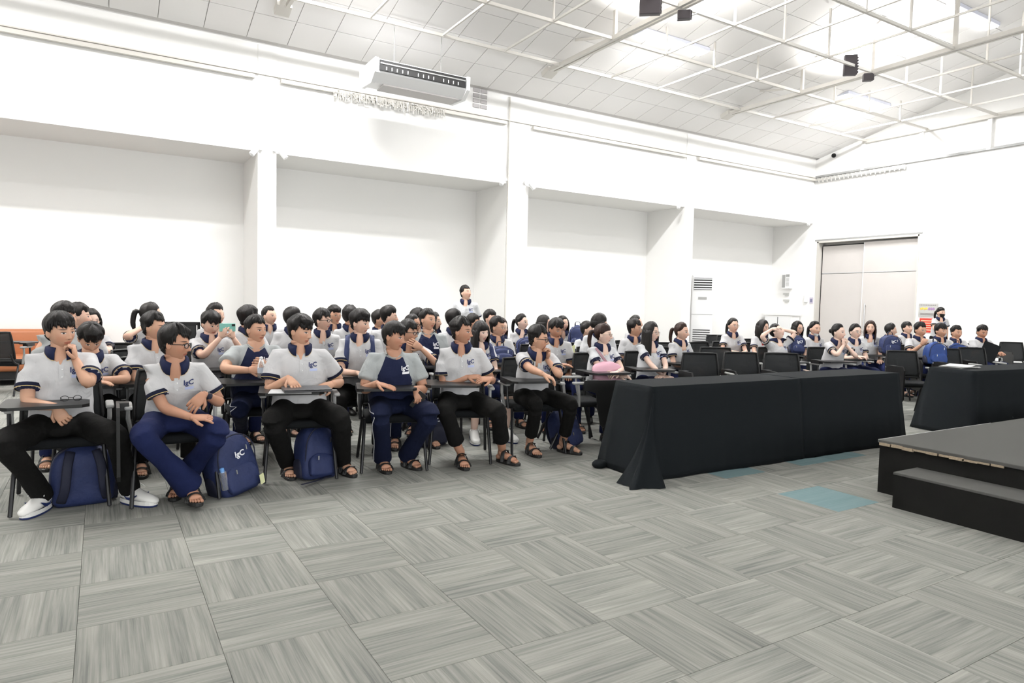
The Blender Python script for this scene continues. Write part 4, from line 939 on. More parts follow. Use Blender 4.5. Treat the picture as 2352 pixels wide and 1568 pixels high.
        go = gb.obj('eyeglasses', MBK if S['gl'] != 'thin' else mat('thin_gold_wire', (.35, .27, .2), .3, .8) if 'thin_gold_wire' not in bpy.data.materials else bpy.data.materials['thin_gold_wire'], t)
        if lod < 2: lb.obj('lens', MGLA, go)
    if S.get('mask'):
        mk = MB(); V = []; low = S['mask'] == 'chin'
        for i in range(9):
            for j in range(13):
                a = math.radians(-68+136*j/12); e = math.radians((-20 if not low else -38)-(-20 if False else 0)+(-46 if not low else -36)*(1-i/8)+(8 if not low else 0))
                p_ = skull(np.array(a), np.array(e)); n_ = p_/np.linalg.norm(p_); bul = .010+.016*math.exp(-(a/.35)**2)*math.sin(math.pi*i/8)+(.008*math.exp(-(a/.3)**2)); V.append(hcen+Mh@(p_+n_*bul))
        mk.add(V, [(i*13+j, i*13+j+1, (i+1)*13+j+1, (i+1)*13+j) for i in range(8) for j in range(12)])
        for s in (0, 12): mk.tube([V[6*13+s], hcen+Mh@np.array([(-1 if s == 0 else 1)*.083, .012, .0])], .0015, 4)
        mk.obj('face_mask', MMASKW if low else MBK, t, smooth=True)
    for sd, SHd, E_, Wt, hdv, nv in arms:
        if S.get('watch') == sd:
            u = (Wt-E_)/np.linalg.norm(Wt-E_); c_ = Wt-u*.028; wb = MB(); wb.tube([c_-u*.011, c_+u*.011], .031, 12, cap=True)
            w_ = wb.obj('wristwatch', MBK, t, smooth=True); nn_ = nv-(nv@u)*u; nn_ /= np.linalg.norm(nn_); MB().tube([c_+nn_*.024, c_+nn_*.037], .021, 12).obj('watch_face', MBAGD, w_)
        if S.get('band') == sd:
            u = (Wt-E_)/np.linalg.norm(Wt-E_); c_ = Wt-u*.03; MB().tube([c_-u*.003, c_+u*.003], .026, 10).obj('wristband', MBK if S.get('bandc') else MWHT, t)
    # backpack straps worn over the shoulders
    if S.get('straps'):
        for s in (-1, 1):
            pts = [P(s*.115, .50, .07), P(s*.112, .528, .02)]+[proj(s*(.112+.02*u), .49-.26*u, .008) for u in (0, .25, .5, .75, 1)]
            MB().tube(crom(pts, 3), np.array([[.024, .006]]*(3*(len(pts)-1)+1)), 8, up=Fw).obj('backpack_strap', MBAG, t)
    # ---------------- shoes
    if lod < 2 or S.get('feet'):
        for (sd, hp_, kn, an, fdir) in legs: build_shoe(t, an, fdir, sd, S.get('shoe', 'sandal'))
    else:
        for (sd, hp_, kn, an, fdir) in legs:
            p2 = MB().tube([an+np.array([0, 0, -.03])-fdir*.06, an+np.array([0, 0, -.045])+fdir*.03, an+np.array([0, 0, -.055])+fdir*.15], [[.036, .045], [.04, .036], [.034, .022]], 10, up=(0, 0, 1)).obj('shoe', MSAND if S.get('shoe') != 'sneaker' else MSHOE, t, smooth=True)
    S['P'] = P; S['arms'] = arms; S['hcen'] = hcen; S['RZ'] = RZ; S['Mh'] = Mh; S['proj'] = proj; S['t'] = t; S['Fw'] = Fw; S['up'] = up
    return t
def W2(S, p): return S['root']+S['RZ']@np.array(p, float)

def build_foot_skin(B, an, fd, sd, segs, shoe):
    fd = fd/np.linalg.norm(fd); s = np.array([-fd[1], fd[0], 0])*1.0; z0 = .024 if shoe == 'sandal' else .03
    A = np.array([an[0], an[1], 0.])
    lift = an[2]-.085
    U = np.array([0, 0, 1.])
    B.tube([an+[0, 0, .05], an+[0, 0, .0]-fd*.005, A+U*(z0+lift+.045)+fd*.02, A+fd*.09+U*(z0+lift+.030), A+fd*.145+U*(z0+lift+.018)], np.array([[.033, .036], [.034, .040], [.034, .036], [.040, .025], [.040, .015]]), segs, up=(fd[0], fd[1], 1.5))
    B.ball(A-fd*.035+U*(z0+lift+.022), (.03, .03, .026), 10, 6)
    if shoe == 'sandal':
        inner = -sd
        for i, (o, l, r_) in enumerate(((.028, .190, .0125), (.008, .188, .009), (-.008, .181, .0085), (-.022, .172, .008), (-.034, .160, .0075))):
            q = A+fd*l+s*(o*inner)+U*(z0+lift+.008); B.tube([A+fd*.135+s*(o*inner*.85)+U*(z0+lift+.012), q-fd*.012+U*.003, q], [r_, r_, r_*.8], 6, up=(0, 0, 1))
def sole_poly(L, w, n=22, sd=1):
    pts = []
    for i in range(n):
        a = 2*math.pi*i/n; x = math.cos(a); y = math.sin(a); u = (x+1)/2
        ww = w*(.78+.28*u-.05*math.cos(a*2)); pts.append((L*x*.5, ww*.5*np.sign(y)*abs(y)**.75+sd*.004*u))
    return np.array(pts)
def build_shoe(t, an, fd, sd, kind):
    fd = fd/np.linalg.norm(fd); s = np.array([-fd[1], fd[0], 0]); A = np.array([an[0], an[1], 0.]); U = np.array([0, 0, 1.]); L = .275 if kind != 'sneaker' else .295; lift = an[2]-.085
    cen = A+fd*.072; pl = sole_poly(L, .098 if kind != 'sneaker' else .105, sd=-sd); n = len(pl)
    def ring(z, k=1.0, dx=0.0): return [cen+fd*(p[0]*k+dx)+s*(p[1]*k)+U*(z+lift) for p in pl]
    b = MB(); V = ring(.001, .97)+ring(.006)+ring(.022 if kind != 'sneaker' else .030)+ring(.026 if kind != 'sneaker' else .034, .96)
    F = [tuple(range(n))[::-1], tuple(range(3*n, 4*n))]+[(k*n+i, k*n+(i+1) % n, (k+1)*n+(i+1) % n, (k+1)*n+i) for k in range(3) for i in range(n)]
    b.add(V, F)
    if kind == 'sneaker':
        V = ring(.012, 1.005)+ring(.034, 1.0)
        o = b.obj('shoe', MSOLB, t)
        MB().add(ring(.014, 1.01)+ring(.040, 1.0), [(i, (i+1) % n, n+(i+1) % n, n+i) for i in range(n)]).obj('midsole', MSHOE, o)
        u_ = MB(); prof = [(-.06, .030, .042, .085), (-.045, .045, .046, .105), (-.02, .055, .046, .108), (.01, .060, .046, .100), (.05, .062, .048, .078), (.10, .060, .050, .055), (.15, .058, .048, .044), (.195, .046, .036, .028), (.212, .02, .02, .015)]
        path = [A+fd*(x+.01)+U*(.026+h*.5+lift) for x, _, w, h in prof]; u_.tube(path, [[w*.98, h*.5+.006] for x, _, w, h in prof], 16, up=(0, 0, 1)); up_ = u_.obj('shoe_upper', MSHOE, o, smooth=True)
        MB().tube([an+U*(-.01)+fd*.0, an+U*.03-fd*.004], [.044, .046], 14).obj('shoe_collar', MWHT, o, smooth=True)
        lc = MB()
        for q in range(5): x = .03+.024*q; h = .098-.011*q; lc.tube([A+fd*x+s*.022+U*(h-.008+lift+.012), A+fd*(x+.006)+U*(h+.018+lift), A+fd*x-s*.022+U*(h-.008+lift+.012)], .0028, 5)
        for s2 in (-1, 1): lc.tube(crom([A+fd*.035+U*(.122+lift), A+fd*.05+s*.035*s2+U*(.135+lift), A+fd*.08+s*.05*s2+U*(.11+lift)], 4), .0026, 5)
        lc.obj('laces', MSHOE, o)
        for s2 in (-1, 1):
            sw_ = MB(); pts = [(-.055, .070, .001), (-.03, .052, .004), (0, .050, .008), (.03, .062, .008), (.06, .080, .0005)]; V = []
            wl = [.043, .047, .0475, .0485, .047]
            for (x, z, w), q in zip(pts, wl): V += [A+fd*(x+.05)+s*s2*(q+.004)+U*(z-w-.004+lift), A+fd*(x+.05)+s*s2*(q+.002)+U*(z+w+lift)]
            sw_.add(V, [(2*i, 2*i+2, 2*i+3, 2*i+1) for i in range(4)]).obj('side_mark', MSOLB, o)
    else:
        o = b.obj('sandal', MSAND, t)
        for x, w, h in ((.050, .050, .098), (.128, .055, .056)):
            pts = []
            for a in np.linspace(0, math.pi, 11): pts.append(A+fd*(x-.012*math.sin(a))+s*(w*math.cos(a))+U*(.018+h*math.sin(a)**.8+lift))
            sb = MB().tube(pts, [[.0175, .004]]*11, 6, up=U+0*fd); sb.obj('strap', MSAND, o)
            MB().box(pts[3]+U*.004, (.022, .016, .006), rz=math.atan2(fd[1], fd[0])).obj('buckle', MBM, o)

# ------------------------------------------------------------------ tablet-arm chair
def make_chair(folded=False):
    t = thing('tablet_chair', 'x', 'chair')
    # seat
    MB().box((0, -.03, .435), (.46, .45, .06), bev=.025).obj('seat', MCLOTHSEAT, t, smooth=True)
    # back frame + mesh panel (curved)
    b = MB(); V = []; nx, nz = 10, 7
    for k in range(nz+1):
        for i in range(nx+1):
            u, v = i/nx*2-1, k/nz; w = .235-.03*v*v; V.append((u*w, .235+.055*v-.05*u*u+.0, .50+.36*v))
    F = [(k*(nx+1)+i, k*(nx+1)+i+1, (k+1)*(nx+1)+i+1, (k+1)*(nx+1)+i) for k in range(nz) for i in range(nx)]
    m = b.add(V, F).mesh('backrest', MMESH, True); o = link('backrest', m, t); md = o.modifiers.new('s', 'SOLIDIFY'); md.thickness = .006
    edge = [V[i] for i in range(nx+1)]+[V[k*(nx+1)+nx] for k in range(1, nz+1)]+[V[nz*(nx+1)+i] for i in range(nx-1, -1, -1)]+[V[k*(nx+1)] for k in range(nz-1, -1, -1)]
    MB().tube(edge, .013, 6).obj('back_frame', MBK, t, smooth=True)
    for s in (-1, 1):
        MB().tube([(s*.235, -.17, .43), (s*.265, -.29, .012)], .0135, 8).obj('leg', MBM, t); MB().tube([(s*.235, .10, .43), (s*.265, .30, .012)], .0135, 8).obj('leg', MBM, t)
        MB().tube(crom([(s*.235, .12, .42), (s*.225, .20, .46), (s*.205, .235, .56)], 4), .014, 8).obj('back_upright', MBM, t)
        ar = MB().tube([(s*.25, .02, .42), (s*.275, .03, .55), (s*.275, .04, .635)], .014, 8).obj('arm_post', MGY, t)
        MB().box((s*.275, -.03, .648), (.05, .26, .026), bev=.01).obj('armrest', MGY, t, smooth=True)
    for k in range(2): MB().tube([(-.24, -.17+.27*k, .405), (.24, -.17+.27*k, .405)], .012, 8).obj('seat_rail', MBM, t)
    tb = MB(); outl = [(-.30, .02), (-.21, .02), (-.18, -.10), (.13, -.15), (.16, -.19), (.16, -.37), (.12, -.41), (-.26, -.41), (-.31, -.37)]
    if not folded:
        tb.prism(outl, .687, .707); o = tb.obj('writing_tablet', MTAB, t); MB().box((-.275, -.10, .672), (.06, .2, .03)).tube([(-.275, -.12, .66), (-.27, -.16, .43)], .012, 8).obj('tablet_bracket', MBM, o)
    else:
        tb.prism([(x+.32, y) for x, y in outl], -.01, .01); o = tb.obj('writing_tablet', MTAB, t); o.matrix_local = Matrix.Translation((-.335, -.02, .70))@Matrix.Rotation(R(90), 4, 'Y')@Matrix.Rotation(R(0), 4, 'Z')
        MB().box((-.30, -.10, .66), (.06, .1, .05)).obj('tablet_bracket', MBM, t)
    return t
def mesh_mat():
    m, nt, b = newmat('black_chair_mesh'); b.inputs['Base Color'].default_value = (.009, .011, .012, 1); b.inputs['Roughness'].default_value = .75; b.inputs['Alpha'].default_value = .88
    return m
MMESH = mesh_mat(); MTAB = mat('black_tablet_laminate', (.014, .014, .014), .34, spec=.3)
# ------------------------------------------------------------------ the seated students
# px head centre, Y depth plane, hva/tva head and torso turn to image right (deg) off camera-facing, pitch >0 looks down
def D(**k): return k
PEOPLE = [
 D(who='boy in white sneakers with a fist at his mouth', label='boy in white polo and white sneakers, fist held to his mouth, front row', px=(139, 762), Y=5.35, tva=-2, hva=33, pitch=4, roll=-3, lean=2, hair='boy', hv=1.15, skin=1, tro='black', shoe='sneaker', lod=0, w=1.05, g='m', seed=1,
   R=dict(px=(128, 934, 5.08), p=(-.7, .5, -.5), d=(.55, -.3, -1), n=(-.3, -1, 0.2), c=.8), L='chin', fR=(99, 1178, 0, -28), fL=(300, 1163, 0, 42), kR=-.27, kL=.30, legw=1.06, hemw=.064),
 D(who='bespectacled boy with crossed ankles', label='boy in glasses, white polo and navy trousers leaning forward with ankles crossed', px=(402, 790), Y=5.05, tva=4, hva=66, pitch=4, lean=22, hair='side', hv=1.1, skin=2, tro='navy', lod=0, w=.98, seed=2, gl='dark', watch=1, tab=1,
   R=dict(px=(440, 958, 4.85), p=(-.4, .5, -1), d=(1, -.25, -.05), n=(0, -.4, 1), c=.35), L=dict(px=(468, 905, 4.92), p=(.7, .3, -1), d=(-.75, -.3, -.75), n=(-.2, -1, .3), c=.5), fR=(440, 1165, .03, 8), fL=(415, 1140, 0, -15), kR=-.20, kL=.24, hemw=.085, legw=1.1),
 D(who='heavy boy holding a closed laptop', label='heavy-set boy in white polo and black trousers holding a dark laptop on his tablet', px=(690, 762), Y=5.4, tva=3, hva=52, pitch=5, roll=4, lean=4, hair='fringe', hv=1.25, skin=1, tro='black', lod=0, w=1.2, fat=1, seed=3,
   R=dict(pz=(664, 868, .80), p=(-.6, .3, -1), d=(.45, -.7, -.55), n=(.1, -.6, 1), c=.25), L=dict(pz=(762, 882, .735), p=(.6, .3, -1), d=(-.8, -.4, -.3), n=(.3, -.9, .4), c=.9), fR=(662, 1096, 0, 5), fL=(790, 1091, 0, 22), kR=-.21, kL=.27, legw=1.18, hemw=.058),
 D(who='boy in navy raglan tee with palm on his tablet', label='boy in navy and grey raglan tee, palm flat on his tablet, front row', px=(905, 775), Y=5.3, tva=6, hva=58, pitch=3, roll=6, lean=10, sl=0, hair='fringe', hv=1.0, skin=2, tro='track', top='raglan', lod=0, w=1.14, seed=4,
   R=dict(pz=(866, 880, .745), p=(-.5, .3, -1), d=(1, -.35, -.25), n=(0, -.15, 1), c=.08), L=dict(px=(955, 893, 5.05), p=(.6, .5, -1), d=(.25, -.5, -.9), n=(.3, -1, .3), c=.7), fR=(880, 1082, 0, 8), fL=(935, 1076, 0, 30), kR=-.13, kL=.27, legw=1.12, hemw=.072),
 D(who='short-haired boy resting his forearm along his tablet', label='boy in white polo and short black trousers, forearm along his tablet, bare ankles', px=(1060, 762), Y=5.3, tva=3, hva=66, pitch=0, lean=8, hair='short', hv=1.7, skin=2, tro='black', lod=0, w=1.0, seed=5,
   R=dict(pz=(1075, 866, .75), p=(-.6, .2, -1), d=(1, -.25, .08), n=(0, -.5, 1), c=.7), L=dict(pz=(1128, 870, .745), p=(.5, .4, -1), d=(-1, -.3, 0), n=(0, -.6, 1), c=.5), fR=(1059, 1074, 0, 10), fL=(1155, 1066, 0, 42), kR=-.14, kL=.30, ank=.30, hemw=.066, legw=1.1),
 D(who='boy in square glasses with knuckles at his chin', label='boy in square black glasses and white polo, knuckles under his chin', px=(1236, 778), Y=5.25, tva=20, hva=78, pitch=6, lean=20, hair='short', hv=1.5, skin=1, tro='black', lod=0, w=.94, seed=6, gl='dark',
   R=dict(pz=(1275, 878, .75), p=(-.6, .1, -1), d=(1, -.25, -.45), n=(0, -.2, 1), c=.5), L='chin', fR=(1222, 1046, 0, 8), fL=(1300, 1042, 0, 38), kR=-.10, kL=.24, ank=.24, hemw=.064, legw=1.0),
 # second row
 D(who='boy looking down at his desk', label='boy in white polo bowing his head over his tablet behind the sneakered boy', px=(208, 778), Y=6.2, tva=5, hva=10, pitch=34, lean=14, hair='fringe', hv=1.1, skin=1, tro='black', lod=1, w=.98, seed=7, watch=None, band=1,
   R='desk', L=dict(w=(.02, -.36, .75), p=(1, .1, -.2), d=(-1, -.3, 0), n=(0, -.2, 1), c=.4), feet=1),
 D(who='boy with fringe turned to the right', label='boy in white polo turned to the right, partly hidden by the bespectacled front-row boy', px=(354, 752), Y=6.35, tva=12, hva=62, pitch=3, lean=5, hair='short', hv=1.7, skin=1, tro='black', lod=1, seed=8, R='desk', L='mid', feet=1),
 D(who='boy in navy raglan tee holding a bottle', label='boy in navy raglan tee holding a clear bottle in the second row', px=(588, 758), Y=6.1, tva=6, hva=42, pitch=0, roll=2, lean=3, hair='short', hv=1.5, skin=1, tro='track', top='raglan', lod=0, w=1.14, fat=1, seed=9,
   R=dict(px=(572, 850, 5.76), p=(-1, .1, -.3), d=(1, -.3, .2), n=(-.1, -1, .3), c=.75), L=dict(px=(612, 838, 5.8), p=(1, .2, -.5), d=(-.6, -.5, .3), n=(.4, -1, .2), c=.9), fR=(558, 1012, 0, 0), fL=(625, 1020, .0, 40)),
 D(who='boy wearing a navy backpack', label='boy in white polo wearing navy backpack straps, in profile to the right', px=(827, 742), Y=6.25, tva=0, hva=58, pitch=6, lean=4, hair='fringe', hv=1.1, skin=0, tro='black', lod=0, w=1.02, seed=10, straps=1, R='desk', L='lap', feet=1),
 D(who='student in glasses covering their mouth', label='student in round glasses with fingers spread over the mouth, behind the raglan boy', px=(938, 763), Y=6.35, tva=10, hva=62, pitch=4, lean=8, hair='boy', hv=.9, skin=1, tro='track', lod=1, w=.85, seed=11, gl='dark', R='lap', L=dict(px=(968, 800, 6.2), p=(1, 0, -1), d=(-.8, -.1, .5), n=(-.1, -1, .2), c=.35), feet=1),
 D(who='girl with long black hair and a blunt fringe', label='girl with blunt fringe and long black hair, navy skirt, hands together', px=(1104, 763), Y=6.3, tva=18, hva=42, pitch=4, lean=3, hair='bangs', hv=1, skin=3, tro='skirt', g='f', lod=1, w=.86, seed=12, straps=1, R='mid', L='mid', shoe='sneaker', feet=1, band=1, bandc=1, hl=.26),
 D(who='thin-rimmed boy with a navy bag on his lap', label='boy in thin glasses with a blue bag on his lap, behind the fringed girl', px=(1143, 752), Y=6.9, tva=16, hva=64, pitch=2, lean=4, hair='short', hv=1.5, skin=1, lod=1, w=.95, seed=13, gl='thin', R='mid', L='mid'),
 # third row and beyond, left block
 D(who='boy in grey tee at the far left', label='boy in grey tee mostly hidden behind the sneakered boy', px=(149, 728), Y=6.95, tva=6, hva=50, pitch=2, hair='boy', skin=1, top='grey', lod=1, seed=14, w=1.15, lean=0, hv=1.1),
 D(who='boy whose ear and hair show', label='boy showing only black hair and an ear beside the grey-tee boy', px=(181, 727), Y=7.6, tva=6, hva=88, pitch=0, hair='boy', skin=0, lod=2, seed=15),
 D(who='long-haired girl in glasses at the left', label='long-haired girl in thin glasses with raised hand at the left back', px=(209, 736), Y=8.1, tva=0, hva=20, pitch=6, hair='long', skin=3, g='f', lod=2, seed=16, gl='thin', w=.88, L='chin', hl=.2),
 D(who='ponytailed girl holding her neck', label='girl with dark ponytail, one hand at the back of her neck', px=(347, 724), Y=7.3, tva=28, hva=95, pitch=8, hair='pony', skin=0, g='f', lod=1, seed=17, w=.92, R='neck', L='lap'),
 D(who='boy photographing with a mint phone', label='boy in white polo looking at a mint-coloured phone held up', px=(484, 744), Y=7.2, tva=14, hva=32, pitch=16, hair='fringe', hv=1.0, skin=0, lod=1, seed=18, w=.95, R=dict(px=(506, 775, 6.95), p=(-.7, -.1, -1), d=(.3, -.2, 1), n=(-.6, -.8, 0), c=.8), L=dict(px=(536, 776, 6.98), p=(.7, -.1, -1), d=(-.3, -.2, 1), n=(.6, -.8, 0), c=.8)),
 D(who='spiky-haired boy', label='spiky-haired boy behind the boy with the mint phone', px=(497, 724), Y=8.2, tva=10, hva=45, pitch=-2, hair='spiky', skin=0, lod=2, seed=19),
 D(who='boy turned away with thick black hair', label='boy with thick black hair turned away beside the raglan boy with the bottle', px=(571, 731), Y=7.3, tva=35, hva=100, pitch=2, hair='boy', hv=1.2, skin=0, lod=1, seed=20, L='desk', R='desk'),
 D(who='crew-cut boy looking up to the right', label='short-haired boy looking right in front of the first column', px=(619, 726), Y=8.8, tva=10, hva=48, pitch=-4, hair='short', skin=0, lod=2, seed=21),
 D(who='boy hidden behind the heavy boy', label='boy seen as brown-black hair behind the boy with the laptop', px=(673, 732), Y=7.7, tva=10, hva=80, pitch=0, hair='boy', skin=1, lod=2, seed=22, w=1.1),
 D(who='boy in dark glasses with an open collar', label='boy in dark-rimmed glasses and open collar right of the heavy boy', px=(741, 736), Y=7.3, tva=8, hva=60, pitch=-2, hair='boy', skin=0, lod=1, seed=23, gl='dark', w=.92),
 D(who='round-faced boy in thin glasses', label='round-faced boy in thin glasses behind the dark-rimmed boy', px=(768, 725), Y=8.4, tva=5, hva=32, pitch=0, hair='fringe', skin=1, lod=2, seed=24, gl='thin', w=1.1),
 D(who='curly-haired boy', label='boy of whom only curly black hair shows behind the backpack boy', px=(805, 727), Y=8.1, tva=10, hva=120, pitch=5, hair='spiky', skin=1, lod=2, seed=25),
 D(who='boy with round black hair', label='boy with round black hair above the front-row raglan boy', px=(894, 728), Y=7.5, tva=10, hva=90, pitch=2, hair='boy', hv=1.2, skin=0, lod=2, seed=26, w=1.1),
 D(who='boy showing an ear', label='boy half hidden left of the round-haired boy, ear showing', px=(872, 735), Y=8.3, tva=10, hva=75, pitch=2, hair='boy', skin=1, lod=2, seed=27),
 D(who='bespectacled girl behind', label='dark-haired student in round white-rimmed glasses behind the mouth-covering student', px=(948, 745), Y=7.3, tva=12, hva=62, pitch=2, hair='tied', skin=1, g='f', lod=2, seed=28, gl='dark', w=.85),
 D(who='raglan boy looking up', label='boy in navy raglan tee looking up to the right in the third row', px=(983, 736), Y=6.9, tva=4, hva=46, pitch=-4, roll=6, hair='short', hv=1.5, skin=1, top='raglan', lod=1, seed=29, w=1.1, lean=0),
 D(who='long-haired girl behind the raglan boy', label='long dark-haired girl just visible behind the third-row raglan boy', px=(997, 738), Y=8.0, tva=12, hva=70, pitch=0, hair='long', skin=0, g='f', lod=2, seed=30, w=.88),
 D(who='boy with hair behind the spiky raglan boy', label='boy showing black hair left of the third-row raglan boy', px=(961, 731), Y=8.3, tva=10, hva=90, pitch=0, hair='spiky', skin=0, lod=2, seed=31),
 D(who='dark-haired boy behind the front-row forearm boy', label='boy showing only dark hair left of the standing boy', px=(1043, 735), Y=7.4, tva=12, hva=90, pitch=0, hair='boy', skin=0, lod=2, seed=32, hv=1.2),
 D(who='low dark-haired boy', label='boy showing a low dark head right below the standing boy', px=(1087, 742), Y=8.2, tva=12, hva=90, pitch=0, hair='boy', skin=1, lod=2, seed=33),
 D(who='boy below the pipe', label='boy with neat black hair in front of the wall pipe', px=(1126, 732), Y=8.3, tva=14, hva=55, pitch=0, hair='boy', skin=0, lod=2, seed=34),
 D(who='girl with wavy long brown hair', label='girl with long wavy brown hair beside the thin-rimmed boy', px=(1151, 751), Y=7.7, tva=22, hva=55, pitch=3, hair='long', hc=1, skin=3, g='f', lod=1, seed=35, w=.88, L='mid', R='mid'),
 D(who='ponytailed girl with a navy bag', label='girl with black ponytail behind a navy bag on her lap', px=(1199, 740), Y=8.2, tva=14, hva=58, pitch=0, hair='pony', skin=3, g='f', lod=1, seed=36, w=.88, L='mid', R='mid'),
 D(who='brown-haired girl behind the chin-resting boy', label='brown-haired girl behind the boy in square glasses', px=(1250, 745), Y=7.2, tva=20, hva=75, pitch=0, hair='long', hc=0, skin=0, g='f', lod=1, seed=37, w=.9, hl=.12),
 D(who='tanned boy looking down', label='tanned boy looking down beside the boy in square glasses', px=(1277, 756), Y=6.4, tva=14, hva=38, pitch=16, hair='boy', skin=2, lod=1, seed=38, w=.95, L='lap', R='desk'),
 D(who='girl with hair over her shoulder', label='girl with long black hair over her shoulder, behind the tanned boy', px=(1293, 743), Y=8.4, tva=12, hva=40, pitch=-2, hair='long', skin=0, g='f', lod=2, seed=39, w=.88, hl=.24),
 D(who='standing boy', label='boy in white polo standing behind the seated rows against the white wall', px=(1070, 673), Y=9.6, tva=2, hva=46, pitch=-12, hair='short', hv=1.2, skin=0, lod=1, seed=40, stand=True, top='wpolo', tro='black', R='down', L='down'),
 # middle block behind the long table
 D(who='small dark-haired student', label='student with short dark hair left of the girl with the pink bag', px=(1349, 757), Y=7.4, tva=14, hva=80, pitch=2, hair='tied', skin=0, g='f', lod=2, seed=41, w=.85, top='wpolo'),
 D(who='tall head of black hair', label='student with round dark hair behind the girl with the pink bag', px=(1377, 742), Y=6.6, tva=14, hva=95, pitch=0, hair='bangs', hl=.06, skin=0, lod=2, seed=42, top='wpolo'),
 D(who='girl with a pink shoulder bag', label='brown-haired girl in glasses with a pink bag across her front', px=(1386, 768), Y=5.75, tva=30, hva=78, pitch=2, lean=3, hair='ponyf', hc=1, skin=3, g='f', lod=0, seed=43, w=.92, gl='thin', top='wpolo', R=dict(w=(.06, -.30, .66), p=(-1, .3, -.6), d=(1, -.5, 0), n=(0, -.4, 1), c=.4), L=dict(w=(.02, -.32, .70), p=(1, .3, -.6), d=(-1, -.4, -.1), n=(0, -.5, 1), c=.5), band=1),
 D(who='boy in glasses behind the long-haired girl', label='boy in wire glasses just left of the long-haired girl', px=(1458, 755), Y=6.9, tva=22, hva=72, pitch=2, hair='spiky', skin=1, lod=1, seed=44, gl='thin', w=.95),
 D(who='student with dark hair behind', label='student with black hair above the boy in wire glasses', px=(1461, 742), Y=7.8, tva=20, hva=80, pitch=0, hair='bun', skin=0, g='f', lod=2, seed=45, w=.85),
 D(who='girl with long straight black hair', label='pale girl with long straight black hair and white polo behind the table', px=(1496, 763), Y=5.85, tva=24, hva=62, pitch=2, lean=0, hair='long', skin=3, g='f', lod=0, seed=46, w=.84, top='wpolo', gl='thin', R=dict(w=(.04, -.32, .62), p=(-1, .2, -.6), d=(.9, -.6, -.1), n=(0, -.3, 1), c=.3), L=dict(w=(.03, -.32, .63), p=(1, .2, -.6), d=(-.9, -.6, 0), n=(0, -.3, 1), c=.3), hl=.34),
 D(who='girl with low ponytail in profile', label='girl with tied black hair leaning on her tablet, right of the long-haired girl', px=(1566, 762), Y=6.3, tva=40, hva=66, pitch=3, lean=8, hair='pony', hc=1, skin=0, g='f', lod=0, seed=47, w=.9, top='polo', R='mid', L='lap'),
 D(who='girl with folded hands in thin glasses', label='girl in thin glasses with hands folded on her tablet beside the tall air conditioner', px=(1684, 748), Y=7.3, tva=20, hva=38, pitch=-2, hair='pony', skin=0, g='f', lod=1, seed=48, w=.95, gl='thin', R='desk2', L='desk2'),
 D(who='girl hidden by the stretching girl', label='girl with loose black hair behind the stretching girl', px=(1752, 752), Y=6.9, tva=30, hva=60, pitch=6, hair='long', skin=0, g='f', lod=1, seed=49, w=.88, R='desk2', L='lap', hl=.2),
 D(who='girl stretching with hands on her head', label='girl in white polo and navy skirt leaning back, both hands at her head', px=(1785, 762), Y=6.2, tva=38, hva=66, pitch=-24, lean=-16, hair='tied', skin=3, g='f', lod=1, seed=50, w=.86, tro='skirt', R='crown', L='crown'),
 D(who='girl in glasses with a navy bag', label='girl in glasses holding a navy bag, right of the stretching girl', px=(1832, 754), Y=7.1, tva=28, hva=46, pitch=0, hair='long', skin=0, g='f', lod=1, seed=51, w=.88, gl='thin', hl=.14, L='mid', R='mid'),
 D(who='girl with a mask on her chin', label='girl with a white mask pulled under her chin', px=(1872, 755), Y=6.6, tva=30, hva=40, pitch=0, roll=2, hair='pony', skin=0, g='f', lod=1, seed=52, w=.92, mask='chin', R='lap', L='lap'),
 D(who='girl with a hair bun', label='girl with a dark hair bun resting her chin on both fists', px=(1926, 763), Y=5.75, tva=34, hva=62, pitch=0, lean=16, hair='bun', hc=0, skin=3, g='f', lod=1, seed=53, w=.9, R='chin', L='chin'),
 D(who='open-mouthed girl in thin glasses', label='girl in thin glasses leaning over her tablet right of the hair-bun girl', px=(1965, 762), Y=6.0, tva=32, hva=40, pitch=0, lean=12, hair='tied', hc=0, skin=3, g='f', lod=1, seed=54, w=.95, gl='thin', R='desk2', L='desk'),
 D(who='girl with long reddish-brown hair', label='girl with long centre-parted brown hair facing the camera', px=(1999, 753), Y=6.5, tva=15, hva=2, pitch=0, hair='long', hc=1, skin=0, g='f', lod=1, seed=55, w=.9, hl=.26),
 D(who='student turned away behind a navy backpack', label='black-haired student turned away above a navy backpack', px=(2046, 758), Y=6.6, tva=60, hva=105, pitch=6, hair='tied', skin=0, lod=1, g='f', seed=56, w=.95, L='chin'),
 D(who='boy with his chin raised', label='boy with chin raised in front of the door panel', px=(2084, 754), Y=7.1, tva=34, hva=48, pitch=-12, hair='boy', skin=0, lod=1, seed=57),
 D(who='boy touching his collar', label='boy with a hand at his collar, below the red poster', px=(2114, 758), Y=5.9, tva=36, hva=46, pitch=4, lean=6, hair='short', hv=1.6, skin=1, lod=1, seed=58, w=1.05, R=dict(px=(2117, 792, 5.7), p=(-.5, -.2, -1), d=(.3, -.3, .8), n=(-.5, -1, .2), c=1.0), L='lap'),
 D(who='boy looking right behind a blue bag', label='boy looking right over the first blue bag at the right', px=(2161, 760), Y=5.85, tva=36, hva=48, pitch=2, hair='boy', skin=1, lod=1, seed=59),
 D(who='boy with two blue bags before him', label='boy with arms on the two blue bags at the right', px=(2197, 764), Y=6.1, tva=36, hva=42, pitch=3, hair='short', hv=1.5, skin=1, lod=1, seed=60, R='desk2', L='desk2'),
 D(who='boy holding a black folder', label='boy looking down at a black folder at the right end of the rows', px=(2256, 763), Y=5.95, tva=42, hva=36, pitch=14, lean=4, hair='short', hv=1.6, skin=2, lod=1, seed=61, w=1.05, R='desk2', L='desk2'),
